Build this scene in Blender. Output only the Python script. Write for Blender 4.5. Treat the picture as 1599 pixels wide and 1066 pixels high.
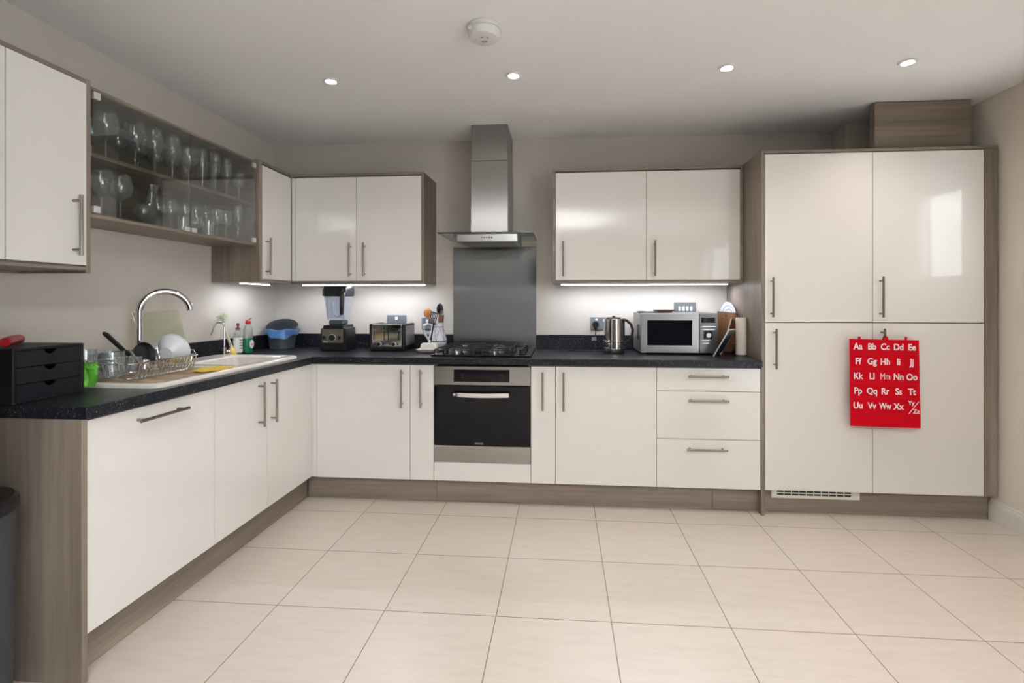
import bpy, bmesh, math, random
from mathutils import Vector, Matrix
random.seed(4)
PI = math.pi
S = bpy.context.scene
COL = S.collection
for o in list(bpy.data.objects): bpy.data.objects.remove(o)

# ------------------------------------------------------------------ camera, light, exposure
cam = bpy.data.cameras.new('camera'); cam_o = bpy.data.objects.new('camera', cam); COL.objects.link(cam_o)
cam.sensor_width = 36; cam.sensor_fit = 'HORIZONTAL'; cam.lens = 759.93/1599*36
cam.shift_x = -19.74/1599; cam.shift_y = -64.11/1599; cam.clip_start = .02
cam_o.location = (.7917, -2.9504, 1.2619); cam_o.rotation_euler = (PI/2, 0, .0776)
S.camera = cam_o
S.view_settings.view_transform = 'Standard'; S.view_settings.look = 'None'
S.view_settings.gamma = 1; S.view_settings.use_curve_mapping = False
S.view_settings.exposure = 0.29
S.cycles.transparent_max_bounces = 40
w = bpy.data.worlds.new('world'); S.world = w; w.use_nodes = True
bgn = w.node_tree.nodes['Background']; bgn.inputs[0].default_value = (.82, .90, 1, 1); bgn.inputs[1].default_value = 1.2

def light(name, kind, loc, energy, color, rot=(0, 0, 0), **k):
    l = bpy.data.lights.new(name, kind); l.energy = energy; l.color = color
    for a, b in k.items(): setattr(l, a, b)
    o = bpy.data.objects.new(name, l); o.location = loc; o.rotation_euler = rot; COL.objects.link(o); return o
# fill daylight from patio doors added out of view; also daylight through the small window beside the tall cabinets
light('added_daylight', 'AREA', (3.46, -4.35, 1.10), 85, (.88, .94, 1), (0, PI/2, 0), shape='RECTANGLE', size=2.1, size_y=2.0)
light('daylight_side', 'AREA', (3.345, -.46, 1.69), 2.6, (.93, .96, 1), (0, PI/2, 0), shape='RECTANGLE', size=.56, size_y=.36)
LAMPS = [(-.446, -.43), (.537, -.42), (1.62, -.42), (2.49, -.41), (2.3, -1.9), (2.3, -3.5)]  # last two: extra beams added out of view, without fittings
ADDED_LAMP = (.75, -3.7, 1.95)
light('added_bounce_light', 'SPOT', (ADDED_LAMP[0], ADDED_LAMP[1], ADDED_LAMP[2]+.06), 500, (.98, .985, 1), (PI, 0, 0), spot_size=2.9, spot_blend=.6, shadow_soft_size=.09)  # added unseen lamp, throws bounce light off the ceiling
for x, y in LAMPS:
    light('downlight_beam', 'SPOT', (x, y, 2.425), 15 if y > -1 else 16, (1, .91, .81), (0, 0, 0), spot_size=2.1, spot_blend=1.0, shadow_soft_size=.03)
# LED strips under the wall units
for (x, y, z, sx, rz, e) in [(1.34, .42, 1.3665, 1.12, 0, 3.9), (-.62, .42, 1.3665, .9, 0, 3.3), (-1.23, .12, 1.3665, .3, PI/2, 1.0)]:
    light('led_light', 'AREA', (x, y, z), e, (.82, .87, 1), (0, 0, rz), shape='RECTANGLE', size=sx, size_y=.03)

# ------------------------------------------------------------------ materials
def newmat(name):
    m = bpy.data.materials.new(name); m.use_nodes = True
    nt = m.node_tree; b = nt.nodes['Principled BSDF']; return m, nt, b
def N(nt, t, **k):
    n = nt.nodes.new(t)
    for a, b in k.items(): setattr(n, a, b)
    return n
def coord(nt, scale=(1, 1, 1), loc=(0, 0, 0), which='Object'):
    tc = N(nt, 'ShaderNodeTexCoord'); mp = N(nt, 'ShaderNodeMapping')
    mp.inputs['Scale'].default_value = scale; mp.inputs['Location'].default_value = loc
    nt.links.new(tc.outputs[which], mp.inputs['Vector']); return mp.outputs['Vector']
def noise(nt, vec, scale, detail=3, rough=.5):
    n = N(nt, 'ShaderNodeTexNoise'); n.inputs['Scale'].default_value = scale
    n.inputs['Detail'].default_value = detail; n.inputs['Roughness'].default_value = rough
    nt.links.new(vec, n.inputs['Vector']); return n.outputs['Fac']
def ramp(nt, fac, stops):
    r = N(nt, 'ShaderNodeValToRGB'); e = r.color_ramp.elements
    while len(e) > 1: e.remove(e[-1])
    e[0].position = stops[0][0]; e[0].color = (*stops[0][1], 1)
    for p, c in stops[1:]:
        q = e.new(p); q.color = (*c, 1)
    nt.links.new(fac, r.inputs[0]); return r.outputs[0]
def bump(nt, b, h, s, d=.002):
    n = N(nt, 'ShaderNodeBump'); n.inputs['Strength'].default_value = s; n.inputs['Distance'].default_value = d
    nt.links.new(h, n.inputs['Height']); nt.links.new(n.outputs[0], b.inputs['Normal'])
def plain(name, col, rough=.5, metal=0, var=.06, nscale=30, spec=.5, coat=0, sss=0):
    m, nt, b = newmat(name)
    f = noise(nt, coord(nt), nscale)
    lo = tuple(max(0, c*(1-var)) for c in col); hi = tuple(min(1, c*(1+var)) for c in col)
    nt.links.new(ramp(nt, f, [(.3, lo), (.7, hi)]), b.inputs['Base Color'])
    b.inputs['Roughness'].default_value = rough; b.inputs['Metallic'].default_value = metal
    b.inputs['Specular IOR Level'].default_value = spec; b.inputs['Coat Weight'].default_value = coat
    return m
def wood(name, axis, c0=(.135, .105, .082), c1=(.29, .235, .186)):
    m, nt, b = newmat(name)
    sc = [30, 30, 30]; sc['xyz'.index(axis)] = 1.3
    v = coord(nt, tuple(sc)); f = noise(nt, v, 1.6, 5, .6)
    sc2 = [7, 7, 7]; sc2['xyz'.index(axis)] = .5
    f2 = noise(nt, coord(nt, tuple(sc2)), 1.2, 3)
    mx = N(nt, 'ShaderNodeMath', operation='MULTIPLY_ADD'); nt.links.new(f2, mx.inputs[0]); mx.inputs[1].default_value = .7
    ml = N(nt, 'ShaderNodeMath', operation='MULTIPLY'); nt.links.new(f, ml.inputs[0]); ml.inputs[1].default_value = .5
    nt.links.new(ml.outputs[0], mx.inputs[2])
    nt.links.new(ramp(nt, mx.outputs[0], [(.40, c0), (.62, tuple((p+q)/2 for p, q in zip(c0, c1))), (.80, c1)]), b.inputs['Base Color'])
    b.inputs['Roughness'].default_value = .42; bump(nt, b, f, .12, .001)
    return m
M = {}
M['wood_z'] = wood('wood_laminate_upright', 'z'); M['wood_x'] = wood('wood_laminate_lengthwise', 'x'); M['wood_y'] = wood('wood_laminate_depthwise', 'y')
def gloss(name, col):
    m, nt, b = newmat(name)
    f = noise(nt, coord(nt), 1.5, 2)
    nt.links.new(ramp(nt, f, [(.3, tuple(c*.985 for c in col)), (.7, col)]), b.inputs['Base Color'])
    b.inputs['Roughness'].default_value = .06; b.inputs['Specular IOR Level'].default_value = .5
    return m
M['door'] = gloss('gloss_white_door', (.775, .745, .70))
M['carcass'] = plain('cabinet_carcass', (.40, .36, .31), .6)
M['shadowgap'] = plain('dark_gap', (.03, .028, .026), .8)
def granite():
    m, nt, b = newmat('speckled_black_worktop')
    v = coord(nt)
    vo = N(nt, 'ShaderNodeTexVoronoi'); vo.inputs['Scale'].default_value = 320; nt.links.new(v, vo.inputs['Vector'])
    sep = N(nt, 'ShaderNodeSeparateColor'); nt.links.new(vo.outputs['Color'], sep.inputs[0])
    c = ramp(nt, sep.outputs[0], [(0, (.006, .0065, .009)), (.80, (.009, .010, .014)), (.92, (.035, .036, .045)), (.98, (.08, .08, .095)), (1, (.22, .22, .24))])
    nt.links.new(c, b.inputs['Base Color']); b.inputs['Roughness'].default_value = .3; b.inputs['Specular IOR Level'].default_value = .24; return m
M['worktop'] = granite()
def floor_m():
    m, nt, b = newmat('cream_floor_tile')
    br = N(nt, 'ShaderNodeTexBrick', offset=0.0, squash=1.0)
    nt.links.new(coord(nt, (1, 1, 1), (-.07+.4567*20, .578+.442*20, 0)), br.inputs['Vector'])
    br.inputs['Scale'].default_value = 1; br.inputs['Brick Width'].default_value = .4567; br.inputs['Row Height'].default_value = .442
    br.inputs['Mortar Size'].default_value = .0018; br.inputs['Mortar Smooth'].default_value = .1; br.inputs['Bias'].default_value = 0
    br.inputs['Color1'].default_value = (.685, .605, .535, 1); br.inputs['Color2'].default_value = (.655, .58, .508, 1); br.inputs['Mortar'].default_value = (.16, .125, .10, 1)
    f = noise(nt, coord(nt, (2.2, 14, 1)), 2.4, 6, .62)
    st = ramp(nt, f, [(.30, (.93, .92, .91)), (.55, (1, 1, 1)), (.75, (1.0, .985, .97))])
    mx = N(nt, 'ShaderNodeMix', data_type='RGBA', blend_type='MULTIPLY'); mx.inputs[0].default_value = 1
    nt.links.new(br.outputs['Color'], mx.inputs[6]); nt.links.new(st, mx.inputs[7]); nt.links.new(mx.outputs[2], b.inputs['Base Color'])
    b.inputs['Roughness'].default_value = .28
    inv = N(nt, 'ShaderNodeMath', operation='SUBTRACT'); inv.inputs[0].default_value = 1; nt.links.new(br.outputs['Fac'], inv.inputs[1])
    bump(nt, b, inv.outputs[0], .3, .001); return m
M['floor'] = floor_m()
M['wall'] = plain('warm_grey_wall_paint', (.585, .54, .48), .85, var=.02, nscale=3, spec=.2)
M['wall_light'] = plain('cream_wall_paint', (.73, .67, .585), .85, var=.02, nscale=3, spec=.2)
M['wall_dark'] = plain('unseen_wall_dark_tone', (.06, .06, .065), .8, var=.02, nscale=3, spec=.2)  # dark tone chosen to cut bounce and reflections from the unseen wall
M['ceiling'] = plain('white_ceiling_paint', (.885, .885, .88), .9, var=.01, nscale=2, spec=.15)
M['skirting'] = plain('white_gloss_skirting', (.74, .71, .66), .35, var=.01)
def steel(name, col, rough, axis, amt=.10):
    m, nt, b = newmat(name)
    sc = [90, 90, 90]; sc['xyz'.index(axis)] = 1.5
    f = noise(nt, coord(nt, tuple(sc)), 2.5, 3)
    nt.links.new(ramp(nt, f, [(.25, tuple(c*(1-amt) for c in col)), (.75, tuple(min(1, c*(1+amt)) for c in col))]), b.inputs['Base Color'])
    b.inputs['Metallic'].default_value = 1; b.inputs['Roughness'].default_value = rough
    if axis == 'z':
        cv = N(nt, 'ShaderNodeCombineXYZ'); cv.inputs[0].default_value = 1; nt.links.new(cv.outputs[0], b.inputs['Tangent']); b.inputs['Anisotropic'].default_value = 1.0
    bump(nt, b, f, .06, .0005); return m
M['steel'] = steel('brushed_steel', (.42, .41, .395), .28, 'x')
M['steel_v'] = steel('brushed_steel_upright', (.36, .35, .34), .36, 'z', .04)
M['splash'] = steel('brushed_splashback_steel', (.27, .262, .25), .35, 'z', .05)
M['handle'] = steel('satin_nickel_handle', (.30, .27, .23), .3, 'z', .04)
M['chrome'] = plain('polished_chrome', (.72, .72, .73), .07, 1, .01)
M['kettle'] = plain('polished_kettle_steel', (.55, .52, .49), .09, 1, .02)
M['clip'] = plain('satin_hinge_clip', (.62, .60, .55), .4, .3, .02)
M['black'] = plain('black_plastic', (.009, .009, .010), .35, spec=.35)
M['black_wood'] = plain('black_stained_wood', (.008, .0085, .012), .5, var=.2, spec=.25)
M['black_glass'] = plain('black_oven_glass', (.004, .004, .006), .05, var=.01, spec=.22)
M['iron'] = plain('cast_iron', (.013, .013, .013), .5)
M['grey_plastic'] = plain('dark_grey_plastic', (.055, .062, .065), .5)
M['bin'] = plain('dark_bin_metal', (.045, .05, .055), .4)
M['grey_plate'] = plain('grey_metal_plate', (.22, .235, .26), .35, .4)
M['white'] = plain('white_plastic', (.82, .82, .80), .35, var=.01)
M['alarm'] = plain('off_white_alarm_plastic', (.72, .71, .68), .45, var=.01)
M['ceramic'] = plain('cream_ceramic', (.78, .74, .67), .15, var=.01)
M['sink'] = plain('white_ceramic_sink', (.80, .76, .70), .12, var=.01)
M['bowl'] = plain('pale_grey_bowl', (.74, .77, .80), .2, var=.01)
M['red'] = plain('red_cloth', (.52, .0015, .010), .9, var=.10, nscale=300, spec=.1)
M['white_print'] = plain('white_print', (.88, .78, .78), .8)
M['red_gloss'] = plain('red_rubber', (.34, .004, .008), .3)
M['green'] = plain('bright_green_plastic', (.10, .36, .03), .5, var=.3, nscale=20)
M['yellow'] = plain('yellow_cloth', (.78, .54, .05), .8, var=.1)
M['yellow_pl'] = plain('pale_yellow_plastic', (.80, .58, .16), .4)
M['cream_pl'] = plain('cream_plastic', (.74, .66, .42), .5)
M['bristle'] = plain('pale_bristles', (.70, .72, .58), .8, var=.15, nscale=60)
M['blue'] = plain('blue_liner', (.05, .13, .30), .35, var=.45, nscale=14)
M['mat'] = plain('stained_brown_drainer_mat', (.40, .30, .20), .6, var=.45, nscale=14)
M['board'] = wood('chopping_board_wood', 'z', (.10, .042, .017), (.24, .11, .045))
M['spoon'] = wood('orange_wood', 'z', (.42, .17, .045), (.60, .30, .10))
M['brown_wood'] = wood('brown_wood', 'z', (.16, .05, .02), (.30, .11, .05))
M['navy'] = plain('navy_tray', (.02, .04, .085), .25)
M['paper'] = plain('cream_paper_roll', (.74, .68, .58), .85, var=.03)
M['phone'] = plain('dark_brown_case', (.09, .035, .028), .4)
M['olive'] = plain('bronze_blender_panel', (.15, .135, .11), .35, .5)
def emit(name, col, s):
    m = bpy.data.materials.new(name); m.use_nodes = True; nt = m.node_tree; nt.nodes.clear()
    e = N(nt, 'ShaderNodeEmission'); e.inputs[0].default_value = (*col, 1); e.inputs[1].default_value = s
    o = N(nt, 'ShaderNodeOutputMaterial'); nt.links.new(e.outputs[0], o.inputs[0]); return m
M['lamp'] = emit('lit_downlight_lens', (1, .93, .78), 30)
M['led'] = emit('lit_led_strip', (.90, .94, 1), 10)
def glass(name, tint, gl=.12, rough=.02, haze=None, hazeamt=0):
    """thin clear glass: mostly transparent with fresnel reflections"""
    m = bpy.data.materials.new(name); m.use_nodes = True; nt = m.node_tree; nt.nodes.clear()
    t = N(nt, 'ShaderNodeBsdfTransparent'); t.inputs[0].default_value = (*tint, 1)
    g = N(nt, 'ShaderNodeBsdfGlossy'); g.inputs['Roughness'].default_value = rough; g.inputs[0].default_value = (.95, .97, 1, 1)
    lw = N(nt, 'ShaderNodeLayerWeight'); lw.inputs[0].default_value = .45
    mr = N(nt, 'ShaderNodeMapRange'); nt.links.new(lw.outputs['Facing'], mr.inputs[0]); mr.inputs[3].default_value = gl; mr.inputs[4].default_value = min(1, gl+.6)
    pw = N(nt, 'ShaderNodeMath', operation='POWER'); nt.links.new(lw.outputs['Facing'], pw.inputs[0]); pw.inputs[1].default_value = 2.2; nt.links.new(pw.outputs[0], mr.inputs[0])
    mx = N(nt, 'ShaderNodeMixShader'); nt.links.new(mr.outputs[0], mx.inputs[0]); nt.links.new(t.outputs[0], mx.inputs[1]); nt.links.new(g.outputs[0], mx.inputs[2])
    out = N(nt, 'ShaderNodeOutputMaterial'); last = mx.outputs[0]
    if hazeamt:
        d = N(nt, 'ShaderNodeBsdfDiffuse'); d.inputs[0].default_value = (*haze, 1)
        m2 = N(nt, 'ShaderNodeMixShader'); m2.inputs[0].default_value = hazeamt; nt.links.new(last, m2.inputs[1]); nt.links.new(d.outputs[0], m2.inputs[2]); last = m2.outputs[0]
    nt.links.new(last, out.inputs[0]); return m
M['glass'] = glass('clear_drinking_glass', (.95, .965, .97), .10, .02, (.8, .85, .9), .035)  # diffuse haze in the colour stands in for white highlights
M['pane'] = glass('smoked_cabinet_pane', (.86, .87, .85), .05)
M['hood_glass'] = glass('green_tinted_hood_glass', (.72, .78, .74), .08)
M['edge'] = plain('dark_green_glass_edge', (.02, .03, .028), .2)
M['board_glass'] = glass('pale_green_glass_board', (.93, .94, .87), .06, .1, (.62, .63, .50), .07)
M['jar'] = glass('clear_blender_jar', (.86, .88, .92), .06, .05, (.6, .62, .68), .06)
M['rack_glass'] = glass('thick_clear_glass', (.86, .88, .87), .10, .03, (.6, .63, .62), .10)  # stronger haze, in place of grey highlights on the thick glass
M['window_pane'] = glass('window_glass', (.97, .98, .98), .05)
M['bottle_clear'] = glass('clear_bottle_plastic', (.72, .75, .70), .08, .1, (.55, .58, .5), .35)
M['green_liquid'] = plain('green_washing_liquid', (.01, .17, .075), .2)

def jug_mat():
    m, nt, b = newmat('painted_jug_glaze')
    tc = N(nt, 'ShaderNodeTexCoord'); sp = N(nt, 'ShaderNodeSeparateXYZ'); nt.links.new(tc.outputs['Object'], sp.inputs[0])
    def mt(op, a, bb=None, c=None):
        n = N(nt, 'ShaderNodeMath', operation=op)
        for i, q in enumerate((a, bb, c)):
            if q is None: continue
            if isinstance(q, (int, float)): n.inputs[i].default_value = q
            else: nt.links.new(q, n.inputs[i])
        return n.outputs[0]
    an = mt('ARCTAN2', sp.outputs[1], sp.outputs[0]); fr = mt('FRACT', mt('MULTIPLY_ADD', an, 7/(2*PI), 10.1))
    tri = mt('ABSOLUTE', mt('SUBTRACT', fr, .5))            # 0..0.5
    zz = mt('MULTIPLY_ADD', tri, .19, .065)                 # zigzag height 0.065-0.16
    d = mt('ABSOLUTE', mt('SUBTRACT', sp.outputs[2], zz)); line = mt('LESS_THAN', d, .0038)
    wav = mt('MULTIPLY_ADD', mt('SINE', mt('MULTIPLY', an, 26)), .002, .062)
    band = mt('LESS_THAN', mt('ABSOLUTE', mt('SUBTRACT', sp.outputs[2], wav)), .0035)
    neck = mt('LESS_THAN', mt('ABSOLUTE', mt('SUBTRACT', sp.outputs[2], .163)), .0016)
    ink = mt('MAXIMUM', mt('MAXIMUM', line, band), neck)
    up = mt('GREATER_THAN', sp.outputs[2], zz); below = mt('LESS_THAN', sp.outputs[2], .16); up2 = mt('MULTIPLY', up, below)
    dot = mt('LESS_THAN', noise(nt, coord(nt), 260, 1), .47); hatch = mt('MULTIPLY', mt('MULTIPLY', up2, dot), .6)
    k = mt('MAXIMUM', ink, hatch)
    mx = N(nt, 'ShaderNodeMix', data_type='RGBA'); nt.links.new(k, mx.inputs[0]); mx.inputs[6].default_value = (.66, .66, .72, 1); mx.inputs[7].default_value = (.02, .022, .06, 1)
    nt.links.new(mx.outputs[2], b.inputs['Base Color']); b.inputs['Roughness'].default_value = .2; return m
M['jug'] = jug_mat()
def plate_mat():
    m, nt, b = newmat('blue_and_white_plate_glaze')
    tc = N(nt, 'ShaderNodeTexCoord'); ln = N(nt, 'ShaderNodeVectorMath', operation='LENGTH'); nt.links.new(tc.outputs['Object'], ln.inputs[0])
    wv = noise(nt, coord(nt), 45, 2)
    ma = N(nt, 'ShaderNodeMath', operation='MULTIPLY_ADD'); nt.links.new(wv, ma.inputs[0]); ma.inputs[1].default_value = .012; nt.links.new(ln.outputs['Value'], ma.inputs[2])
    W = (.74, .77, .80); B = (.03, .09, .30)
    c = ramp(nt, ma.outputs[0], [(0, W), (.05, W), (.055, B), (.060, W), (.078, W), (.081, B), (.087, W), (.104, W), (.107, B), (.111, W)])
    nt.links.new(c, b.inputs['Base Color']); b.inputs['Roughness'].default_value = .15; return m
M['plate'] = plate_mat()

# ------------------------------------------------------------------ mesh helpers
class MB:
    def __init__(s): s.bm = bmesh.new()
    def _merge(s, t, mat=None):
        if mat is not None: bmesh.ops.transform(t, matrix=mat, verts=t.verts)
        me = bpy.data.meshes.new('t'); t.to_mesh(me); t.free(); s.bm.from_mesh(me); bpy.data.meshes.remove(me); return s
    def box(s, x0, x1, y0, y1, z0, z1, bev=.0015, seg=1, mat=None):
        t = bmesh.new(); bmesh.ops.create_cube(t, size=1)
        bmesh.ops.scale(t, vec=(abs(x1-x0), abs(y1-y0), abs(z1-z0)), verts=t.verts)
        bmesh.ops.translate(t, vec=((x0+x1)/2, (y0+y1)/2, (z0+z1)/2), verts=t.verts)
        bev = min(bev, .45*min(abs(x1-x0), abs(y1-y0), abs(z1-z0)))
        if bev > 0: bmesh.ops.bevel(t, geom=t.edges[:], offset=bev, segments=seg, profile=.5, affect='EDGES')
        return s._merge(t, mat)
    def cyl(s, p0, p1, r0, r1=None, seg=20, mat=None):
        r1 = r0 if r1 is None else r1; p0, p1 = Vector(p0), Vector(p1); d = p1-p0
        t = bmesh.new(); bmesh.ops.create_cone(t, cap_ends=True, segments=seg, radius1=r0, radius2=r1, depth=d.length)
        m = Matrix.Translation((p0+p1)/2) @ d.to_track_quat('Z', 'Y').to_matrix().to_4x4()
        bmesh.ops.transform(t, matrix=m, verts=t.verts); return s._merge(t, mat)
    def ball(s, c, r, sc=(1, 1, 1), seg=20, mat=None):
        t = bmesh.new(); bmesh.ops.create_uvsphere(t, u_segments=seg, v_segments=max(8, seg//2), radius=r)
        bmesh.ops.transform(t, matrix=Matrix.Translation(c) @ Matrix.Diagonal((*sc, 1)), verts=t.verts); return s._merge(t, mat)
    def tube(s, pts, r, seg=10, closed=False, mat=None):
        pts = [Vector(p) for p in pts]; n = len(pts); t = bmesh.new(); rings = []
        rr = r if isinstance(r, (list, tuple)) else [r]*n
        up = None
        for i, p in enumerate(pts):
            a = pts[(i-1) % n] if (closed or i > 0) else p; b = pts[(i+1) % n] if (closed or i < n-1) else p
            d = (b-a).normalized()
            if up is None:
                up = Vector((0, 0, 1)) if abs(d.z) < .9 else Vector((1, 0, 0))
            u = (up - d*up.dot(d)); u = u.normalized() if u.length > 1e-6 else d.orthogonal().normalized(); up = u; v = d.cross(u)
            rings.append([t.verts.new(p + rr[i]*(math.cos(2*PI*k/seg)*u + math.sin(2*PI*k/seg)*v)) for k in range(seg)])
        for i in range(n if closed else n-1):
            A, B = rings[i], rings[(i+1) % n]
            for k in range(seg): t.faces.new((A[k], A[(k+1) % seg], B[(k+1) % seg], B[k]))
        if not closed:
            t.faces.new(rings[0][::-1]); t.faces.new(rings[-1])
        return s._merge(t, mat)
    def lathe(s, prof, c=(0, 0, 0), seg=32, mat=None, sx=1, sy=1):
        """prof: list of (r,z), closed on the axis when r=0"""
        t = bmesh.new(); rings = []
        for r, z in prof:
            if r < 1e-6: rings.append([t.verts.new((c[0], c[1], c[2]+z))])
            else: rings.append([t.verts.new((c[0]+sx*r*math.cos(2*PI*k/seg), c[1]+sy*r*math.sin(2*PI*k/seg), c[2]+z)) for k in range(seg)])
        for A, B in zip(rings, rings[1:]):
            for k in range(seg):
                k2 = (k+1) % seg
                f = [A[k % len(A)]] if len(A) == 1 else [A[k], A[k2]]
                g = [B[0]] if len(B) == 1 else [B[k2], B[k]]
                if len(f)+len(g) > 2: t.faces.new(f+g)
        bmesh.ops.recalc_face_normals(t, faces=t.faces); return s._merge(t, mat)
    def prism(s, poly, z0, z1, mat=None, bev=0):
        """poly in xy, extruded along z"""
        t = bmesh.new(); lo = [t.verts.new((x, y, z0)) for x, y in poly]; hi = [t.verts.new((x, y, z1)) for x, y in poly]; n = len(poly)
        t.faces.new(lo[::-1]); t.faces.new(hi)
        for k in range(n): t.faces.new((lo[k], lo[(k+1) % n], hi[(k+1) % n], hi[k]))
        bmesh.ops.recalc_face_normals(t, faces=t.faces)
        if bev: bmesh.ops.bevel(t, geom=t.edges[:], offset=bev, segments=2, profile=.5, affect='EDGES')
        return s._merge(t, mat)
    def grid(s, f, nu, nv, thick=0):
        """surface f(u,v) -> point, given thickness along its normal"""
        t = bmesh.new(); V = [[t.verts.new(f(i/nu, j/nv)) for j in range(nv+1)] for i in range(nu+1)]
        for i in range(nu):
            for j in range(nv): t.faces.new((V[i][j], V[i+1][j], V[i+1][j+1], V[i][j+1]))
        bmesh.ops.recalc_face_normals(t, faces=t.faces)
        if thick: bmesh.ops.solidify(t, geom=t.faces[:], thickness=thick)
        return s._merge(t)
    def text(s, txt, size, mat, extrude=.0004, align='CENTER', shear=0, bold=0):
        cu = bpy.data.curves.new('t', 'FONT'); cu.body = txt; cu.size = size; cu.align_x = align; cu.extrude = extrude; cu.shear = shear; cu.resolution_u = 4; cu.offset = bold
        o = bpy.data.objects.new('t', cu); COL.objects.link(o)
        dg = bpy.context.evaluated_depsgraph_get(); me = bpy.data.meshes.new_from_object(o.evaluated_get(dg))
        me.transform(mat); s.bm.from_mesh(me); bpy.data.objects.remove(o); bpy.data.curves.remove(cu); bpy.data.meshes.remove(me); return s

def root_of(o):
    while o.parent: o = o.parent
    return o
def finish(mb, name, mat, parent=None, world=True, loc=None, angle=35):
    bm = mb.bm
    if parent is not None and world:
        bmesh.ops.transform(bm, matrix=root_of(parent).matrix_basis.inverted(), verts=bm.verts)
    if parent is None and loc is not None and world:
        bmesh.ops.translate(bm, vec=-Vector(loc), verts=bm.verts)
    for f in bm.faces: f.smooth = True
    ca = math.radians(angle)
    for e in bm.edges:
        if len(e.link_faces) == 2 and e.calc_face_angle(0) > ca: e.smooth = False
    me = bpy.data.meshes.new(name); bm.to_mesh(me); bm.free()
    me.materials.append(M[mat] if isinstance(mat, str) else mat)
    o = bpy.data.objects.new(name, me); COL.objects.link(o)
    if parent is not None: o.parent = parent
    elif loc is not None: o.location = loc
    wn = o.modifiers.new('weighted_normal', 'WEIGHTED_NORMAL'); wn.keep_sharp = True; wn.weight = 100
    return o
def thing(name, label, cat, loc, rz=0, group=None):
    o = bpy.data.objects.new(name, None); COL.objects.link(o); o.location = loc; o.rotation_euler = (0, 0, rz); o.empty_display_size = .05
    o['label'] = label; o['category'] = cat
    if group: o['group'] = group
    return o
def tag(o, label, cat, group=None):
    o['label'] = label; o['category'] = cat
    if group: o['group'] = group
    return o
def struct(o): o['kind'] = 'structure'; return o
def copy_thing(src, loc, rz, label, group=None):
    r = src.copy(); COL.objects.link(r); r.location = loc; r.rotation_euler = (0, 0, rz); r['label'] = label
    if group: r['group'] = group
    for ch in list(src.children):
        c = ch.copy(); COL.objects.link(c); c.parent = r
        for g in list(ch.children):
            d = g.copy(); COL.objects.link(d); d.parent = c
    return r

# ------------------------------------------------------------------ the room
XL, XR, YB, YF, ZC = -1.395, 3.264, .605, -5.6, 2.44
struct(finish(MB().box(XL-.1, XR+.1, YF-.1, YB+.1, -.1, 0, 0), 'floor', 'floor'))
struct(finish(MB().box(XL-.1, XR+.1, YF-.1, YB+.1, ZC, ZC+.1, 0), 'ceiling', 'ceiling'))
struct(finish(MB().box(XL-.1, XR+.1, YB, YB+.1, 0, ZC, 0), 'wall_back', 'wall'))
struct(finish(MB().box(XL-.1, XL, YF, YB, 0, ZC, 0), 'wall_left', 'wall'))
# right wall with a small high window (its reflection shows in the tall doors)
PD0, PD1 = -5.4, -3.3  # span of the added patio opening
wy0, wy1, wz0, wz1 = -.67, -.25, 1.39, 1.99
mb = MB(); mb.box(XR, XR+.1, wy1, YB, 0, ZC, 0).box(XR, XR+.1, PD1, wy0, 0, ZC, 0).box(XR, XR+.1, YF, PD0, 0, ZC, 0).box(XR, XR+.1, PD0, PD1, 2.15, ZC, 0).box(XR, XR+.1, wy0, wy1, 0, wz0, 0).box(XR, XR+.1, wy0, wy1, wz1, ZC, 0)
struct(finish(mb, 'wall_right', 'wall_light'))
def window(name, axis, c, a0, a1, z0, z1, bars=()):
    t = .028 if name == 'window_1' else .045
    def bx(m, p0, p1, q0, q1, d=.03):
        return m.box(p0, p1, c-d, c+d, q0, q1) if axis == 'y' else m.box(c-d, c+d, p0, p1, q0, q1)
    fr = MB(); bx(fr, a0, a0+t, z0, z1); bx(fr, a1-t, a1, z0, z1); bx(fr, a0+t, a1-t, z0, z0+t); bx(fr, a0+t, a1-t, z1-t, z1)
    for b in bars: bx(fr, b-.03, b+.03, z0+t, z1-t)
    o = struct(finish(fr, name, 'white'))
    p = MB(); bx(p, a0+t, a1-t, z0+t, z1-t, .004); finish(p, 'pane', 'window_pane', o); return o
window('window_1', 'x', XR+.032, wy0, wy1, wz0, wz1)
# wall behind the camera
mb = MB(); y0, y1 = YF-.1, YF
mb.box(XL, XR, y0, y1, 0, ZC, 0)
struct(finish(mb, 'wall_front', 'wall_dark'))  # unseen wall kept dark so black surfaces reflect little
window('added_patio_door', 'x', XR+.05, PD0, PD1, 0, 2.15, ((PD0+PD1)/2,))  # patio doors added behind the camera to carry the fill daylight
# boxed-in pipe corner at the right end of the back wall
struct(finish(MB().box(2.668, XR, .44, YB, 0, ZC, 0), 'trim_1', 'wall'))
# skirting on the right wall, with a stepped moulding
sk = [(0, 0), (.020, 0), (.020, .082), (.016, .090), (.016, .098), (.010, .104), (.010, .112), (0, .118)]
R = Matrix(((-1, 0, 0, XR), (0, 0, 1, 0), (0, 1, 0, 0), (0, 0, 0, 1)))
struct(finish(MB().prism(sk, PD1, .06, R), 'baseboard_right', 'skirting'))
struct(finish(MB().prism(sk, YF, -1.48, Matrix(((1, 0, 0, XL), (0, 0, 1, 0), (0, 1, 0, 0), (0, 0, 0, 1)))), 'baseboard_left', 'skirting'))

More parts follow.
